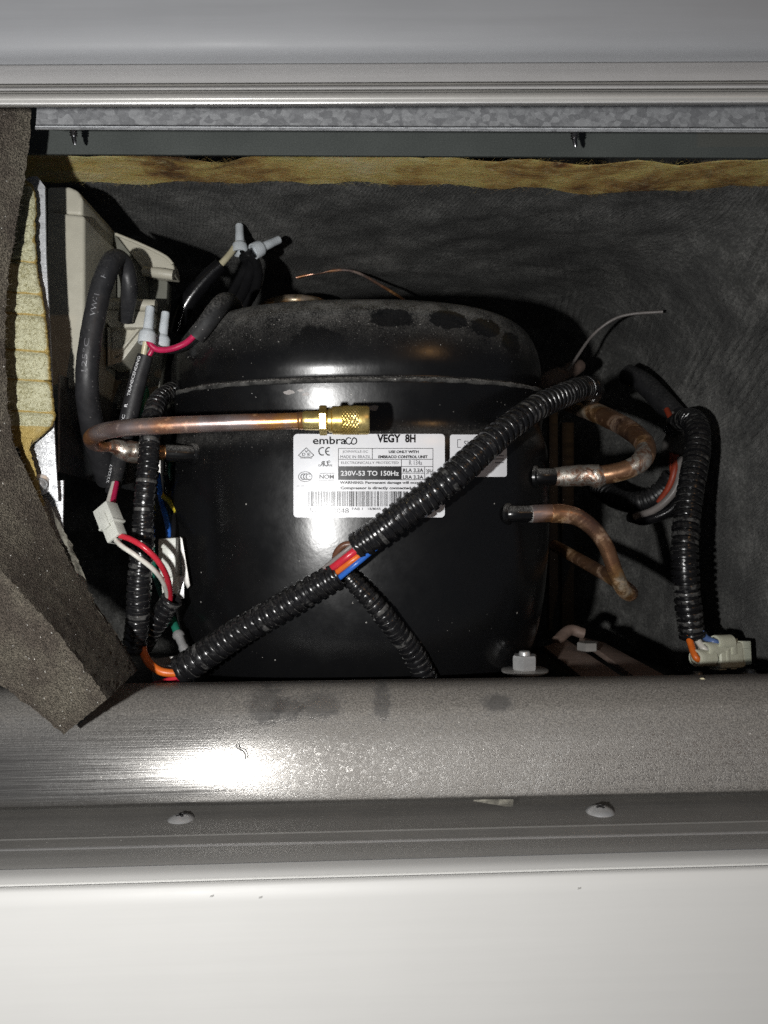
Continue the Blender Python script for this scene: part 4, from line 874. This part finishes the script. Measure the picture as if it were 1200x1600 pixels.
# frayed fibres along the cut edge
v, f = [], []
for k in range(520):
    i = random.randrange(20, m); j = random.choice((0, 0, 0, 16, 32)) if random.random() < .9 else random.randrange(0, 32); p = Vector(ring[i, j]); d = (p-Vector(cen[i, 0])).normalized()*random.uniform(.0004, .0018)+Vector((random.gauss(0, .0004), 0, random.gauss(0, .0004))); s = Vector((.00008, 0, .00008)); b = len(v)
    v += [p-s, p+s, p+d]; f.append((b, b+1, b+2))
stuff(mesh('frayed_fibres', v, f, M_FOAM, fo, False, fix=False))

# ------------------------------------------------------------------ right-hand pipes
su = thing('suction_pipe', P(872, 745, .418), 'heat stained upper copper pipe bending back behind the conduit', 'pipe')
tube('brazed_sleeve', [P(866, 745, .4175), P(880, 744.5, .418), P(905, 743, .4175), P(922, 742, .4165), P(934, 744, .4155), P(944, 743, .415)], [mpx(x, .417) for x in (13.5, 16, 16.5, 17, 18.5, 14.5)], M_SOLDER, su, 24, 6, .05)
tube('bent_pipe', [P(936, 743, .4155), P(965, 738, .413), P(992, 728, .412), P(1008, 712, .416), P(1006, 692, .430), P(984, 672, .456), P(952, 654, .486), P(912, 637, .52), P(870, 620, .56)], [mpx(x, .43) for x in (14.5, 14.5, 14.5, 14.8, 15.4, 16.4, 17.4, 18.5, 19)], M_CU2, su, 26, 10, .012)
tube('braze_spot', [P(983, 732, .4118), P(996, 725.5, .4118), P(1005, 715, .414), P(1008, 704, .4205)], [mpx(x, .416) for x in (14.9, 15.4, 15.5, 15)], M_SOLDER, su, 24, 6, .03)
di = thing('discharge_pipe', P(832, 803, .402), 'lower copper pipe curving down from the compressor beside the rail', 'pipe')
tube('weld_ring', [P(826, 803, .4021), P(833, 803, .402)], [mpx(13.4, .402), mpx(13.4, .402)], M_STEEL, di, 20)
tube('copper_sleeve', [P(831, 803, .402), P(848, 802, .402), P(868, 801.5, .4015)], mpx(14.2, .402), M_CUD, di, 24, 5)
tube('bent_pipe', [P(862, 802, .4015), P(884, 803, .401), P(906, 810, .401), P(930, 829, .402), P(948, 856, .404), P(960, 890, .407), P(972, 918, .412), P(983, 928, .422), P(982, 922, .440), P(950, 900, .465), P(905, 874, .50), P(865, 852, .53)], [mpx(x, .405) for x in (14.8, 14.6, 13.4, 12.4, 12, 12, 12.3, 12.4, 12, 12, 12, 12)], M_CU2, di, 26, 10, .012)

# right conduit with cream connector
rc = thing('wall_conduit', P(1082, 998, .475), 'black corrugated conduit hanging beside the felt side wall down to the cream connector', 'conduit')
corrugated('conduit_sleeve', [P(1050, 668, .56), P(1070, 655, .535), P(1086, 662, .515), P(1090, 690, .50), P(1082, 750, .487), P(1073, 810, .48), P(1070, 870, .475), P(1073, 930, .474), P(1082, 998, .476)], [mpx(x, .48) for x in (18, 19, 20, 20.5, 21, 21, 21, 20.5, 20)], .0044, M_COND, rc, seed=8, depth=.2, open_ends=(False, True))
cc = thing('cream_connector', P(1130, 1045, .47), 'cream nylon barrel connector with three wires near the felt side wall', 'connector')
c0 = P(1104, 1022, .468); c1_ = P(1180, 1020, .486); ax = (c1_-c0).normalized(); upv = Vector((-.25, 0, 1)); upv = (upv-ax*upv.dot(ax)).normalized(); sd = ax.cross(upv); u = mpx(1, .47)
obox('housing_body', c0+ax*u*40-upv*u*2, ax*u*26, upv*u*20, sd*u*15, M_CREAM, cc, .0016, 3)
obox('end_body', c0+ax*u*74-upv*u*1, ax*u*13, upv*u*17, sd*u*13, M_CREAM, cc, .0012, 3)
for k, (qx, qy, qY, w_) in enumerate(((1092, 1028, .464, 14), (1106, 1015, .467, 12.5), (1122, 1004, .470, 12.5))):
    q = P(qx, qy, qY); br_ = lathe('barrel', q-ax*u*8, q+ax*u*26, [(0, u*w_*.70), (0, u*w_*.90), (.06, u*w_*.96), (.3, u*w_*.96), (1, u*w_)], M_CREAM, cc, 24, cap=False)
    lathe('barrel_mouth', q-ax*u*2.3, q-ax*u*1.9, [(0, u*w_*.72), (1, u*w_*.72)], M_CREAM, br_, 20)
for k, (da, du_, w1, w2, w3) in enumerate(((34, 21, 6, 5, 9), (56, 19, 9, 5, 6), (74, 14, 10, 6, 15), (24, -18, 8, 7, 10), (46, -17, 7, 7, 12), (66, -14, 5, 6, 13), (44, 8, 6, 9, 16.5), (30, -2, 4, 10, 16))):
    obox('latch_tab', c0+ax*u*da+upv*u*du_, ax*u*w1, upv*u*w2, sd*u*w3, M_CREAM, cc, .0007, 2)
for m_, pp in ((M_ORG, [(1074, 985, .476), (1078, 1002, .470), (1088, 1028, .462), (1100, 1029, .466)]), (M_WHT, [(1084, 985, .476), (1090, 1000, .472), (1101, 1014, .466), (1112, 1016, .470)]), (M_BLU2, [(1094, 985, .476), (1102, 996, .474), (1116, 1003, .469), (1130, 1005, .472)])):
    wire('wire', pp, mpx(5.4, .47), m_, rc)
# wire loop deep on the right
lo = thing('looped_conduit', P(1000, 790, .58), 'dark corrugated conduit loop with taped wires in the shadowed corner', 'conduit')
corrugated('conduit_sleeve', [P(1052, 742, .56), P(1040, 762, .565), P(1015, 780, .57), P(985, 785, .58), P(955, 775, .60), P(930, 755, .63)], mpx(17, .57), .005, M_CONDF, lo, seed=9, open_ends=(True, False))
tube('taped_sleeve', [P(980, 585, .62), P(1005, 598, .605), P(1030, 622, .59), P(1055, 650, .575)], mpx(17, .59), M_SLEEVE, lo, 20)
tube('tape_wrap', [P(1060, 672, .566), P(1056, 692, .562), P(1050, 712, .56)], [mpx(16, .565), mpx(19, .565), mpx(17, .565)], M_TAPE, lo, 16, 5, .06)
for k, m_ in enumerate((M_DRED, M_GRY, M_BRN, M_YEL, M_BLU2)):
    wire('wire', [(1042+k*7, 640+k*4, .573), (1050+k*5, 660+k*3, .562+k*.001), (1052+k*5, 690, .558+k*.002), (1050+k*3, 720, .556+k*.003), (1052+k*2, 745, .556)], mpx(4.6, .565), m_, lo)
wire('wire', [(1056, 712, .548), (1054, 735, .545), (1046, 760, .548), (1030, 785, .555)], mpx(5.5, .55), M_DRED, lo)
wire('wire', [(1062, 715, .546), (1062, 745, .543), (1050, 772, .545), (1025, 795, .552), (992, 808, .565)], mpx(6, .55), M_GRY, lo)
tube('lead', [P(1072, 720, .545), P(1070, 760, .545), P(1050, 795, .55), P(1010, 812, .56), P(985, 808, .575)], mpx(9, .55), M_GLOSS, lo, 14)

# things half lost in the dark behind the compressor
cap_t = thing('capillary_tube', P(628, 468, .60), 'thin copper capillary tube arching above the compressor dome', 'pipe')
wire('tube', [(462, 434, .61), (490, 428, .61), (530, 422, .605), (558, 426, .60), (590, 443, .59), (632, 470, .575), (660, 500, .57)], mpx(2.3, .60), M_CU, cap_t, 10)
co = thing('copper_coil', P(460, 480, .60), 'bent copper tube glinting just above the compressor dome', 'pipe')
tube('tube', [P(400, 490, .60), P(425, 474, .585), P(460, 468, .575), P(500, 474, .585), P(520, 492, .60)], mpx(8, .58), M_CU2, co, 18)
kt = thing('grey_capillary', P(888, 575, .60), 'thin grey capillary line arching from the fitting across the corner', 'pipe')
wire('tube', [(886, 580, .57), (900, 560, .58), (925, 525, .59), (955, 501, .585), (985, 491, .58), (1036, 487, .570)], mpx(2.4, .58), M_GRY, kt)
ft = thing('pipe_fitting', P(880, 600, .56), 'dull brownish pipe fitting behind the corrugated conduit', 'fitting')
lathe('fitting_body', P(850, 598, .56), P(905, 572, .60), [(0, mpx(8, .57)), (.15, mpx(14, .57)), (.4, mpx(14, .57)), (.45, mpx(10, .57)), (.7, mpx(10, .57)), (.75, mpx(13, .57)), (1, mpx(11, .57))], M_RUST, ft, 20)

# mounting hardware
bo = thing('mounting_bolt', P(820, 1060, .405), 'zinc hex nut on a wide washer at the compressor foot', 'bolt')
cb = P(820, 1047, .408); Zv = Vector((0, 0, 1)); u = mpx(1, .408)
lathe('rubber_grommet', cb-Zv*u*36, cb-Zv*u*3, [(0, u*30), (.5, u*22), (.7, u*21), (1, u*24)], M_RUST, bo, 28)
lathe('washer', cb-Zv*u*3, cb+Zv*u*1.5, [(0, u*35), (.3, u*36.5), (.8, u*36.5), (1, u*35)], M_STEEL, bo, 40)
hexnut('hex_nut', cb+Zv*u*1.5, cb+Zv*u*24, u*20, M_ZINC, bo, .1, .35)
lathe('stud', cb+Zv*u*20, cb+Zv*u*30, [(0, u*9), (.7, u*9), (1, u*7.5)], M_ZINC, bo, 18)
mb = thing('mounting_bracket', P(960, 1065, .46), 'rust primed steel mounting bars with a hex bolt behind the rail', 'bracket')
def bar(pp, t): return prism('bar', [P(*q) for q in pp], Vector((0, .001, -t)), M_RUST, mb, .0006)
bar([(850, 1010, .50), (884, 998, .52), (986, 1066, .43), (925, 1070, .425)], .004)
bar([(905, 994, .53), (945, 1004, .52), (1052, 1062, .44), (1004, 1066, .43)], .004)
tube('raised_lug', [P(870, 1002, .51), P(890, 985, .52), P(912, 990, .52)], [mpx(9, .5)]*3, M_RUST, mb, 16)
hexnut('hex_bolt', P(918, 1016, .487), P(918, 1003, .487), mpx(17, .487), M_STEEL, mb, .1, .2)
for k, (x, y) in enumerate(((1090, 1054), (1172, 1050))):
    lathe('base_bolt', P(x, y+6, .475), P(x, y-4, .475), [(0, mpx(12, .475)), (.4, mpx(12, .475)), (.6, mpx(8, .475)), (1, mpx(7, .475))], M_STEEL, mb, 18)
# shadowed uprights behind the compressor on the right
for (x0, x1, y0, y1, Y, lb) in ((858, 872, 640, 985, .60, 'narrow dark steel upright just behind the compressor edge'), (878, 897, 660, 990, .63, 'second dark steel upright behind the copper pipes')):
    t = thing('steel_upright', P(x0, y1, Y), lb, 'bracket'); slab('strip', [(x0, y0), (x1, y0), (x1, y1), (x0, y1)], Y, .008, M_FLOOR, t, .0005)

# scraps on the rail
tp = thing('tape_scrap', P(790, 1256, .333), 'curled scrap of clear tape under the rail', 'tape')
V = np.zeros((8, 10, 3))
for i in range(8):
    for j in range(10):
        s, t = j/9, i/7; V[i, j] = P(740+62*s, 1249+ (10*s+3)*t + (0 if s < .8 else -8*(s-.8)*t), .3330-.004*t*s-.002*math.sin(s*5+t*2))
grid('film', V, M_FILM, tp)
ch = thing('wood_chip', P(1098, 1063, .363), 'tiny pale wood chip on the rail below the cream connector', 'debris')
slab('chip', [(1094, 1060), (1099, 1059), (1105, 1063), (1104, 1066), (1098, 1065)], .3625, .0012, M_CRM, ch, .0002)
hr = thing('dark_lint', P(375, 1175, .336), 'curl of black lint lying on the rail glare', 'debris')
wire('strand', [(369, 1163, .3360), (371, 1169, .3358), (378, 1172, .3352), (383, 1178, .3350), (384, 1186, .3348)], mpx(.8, .335), M_BLK, hr, 6)
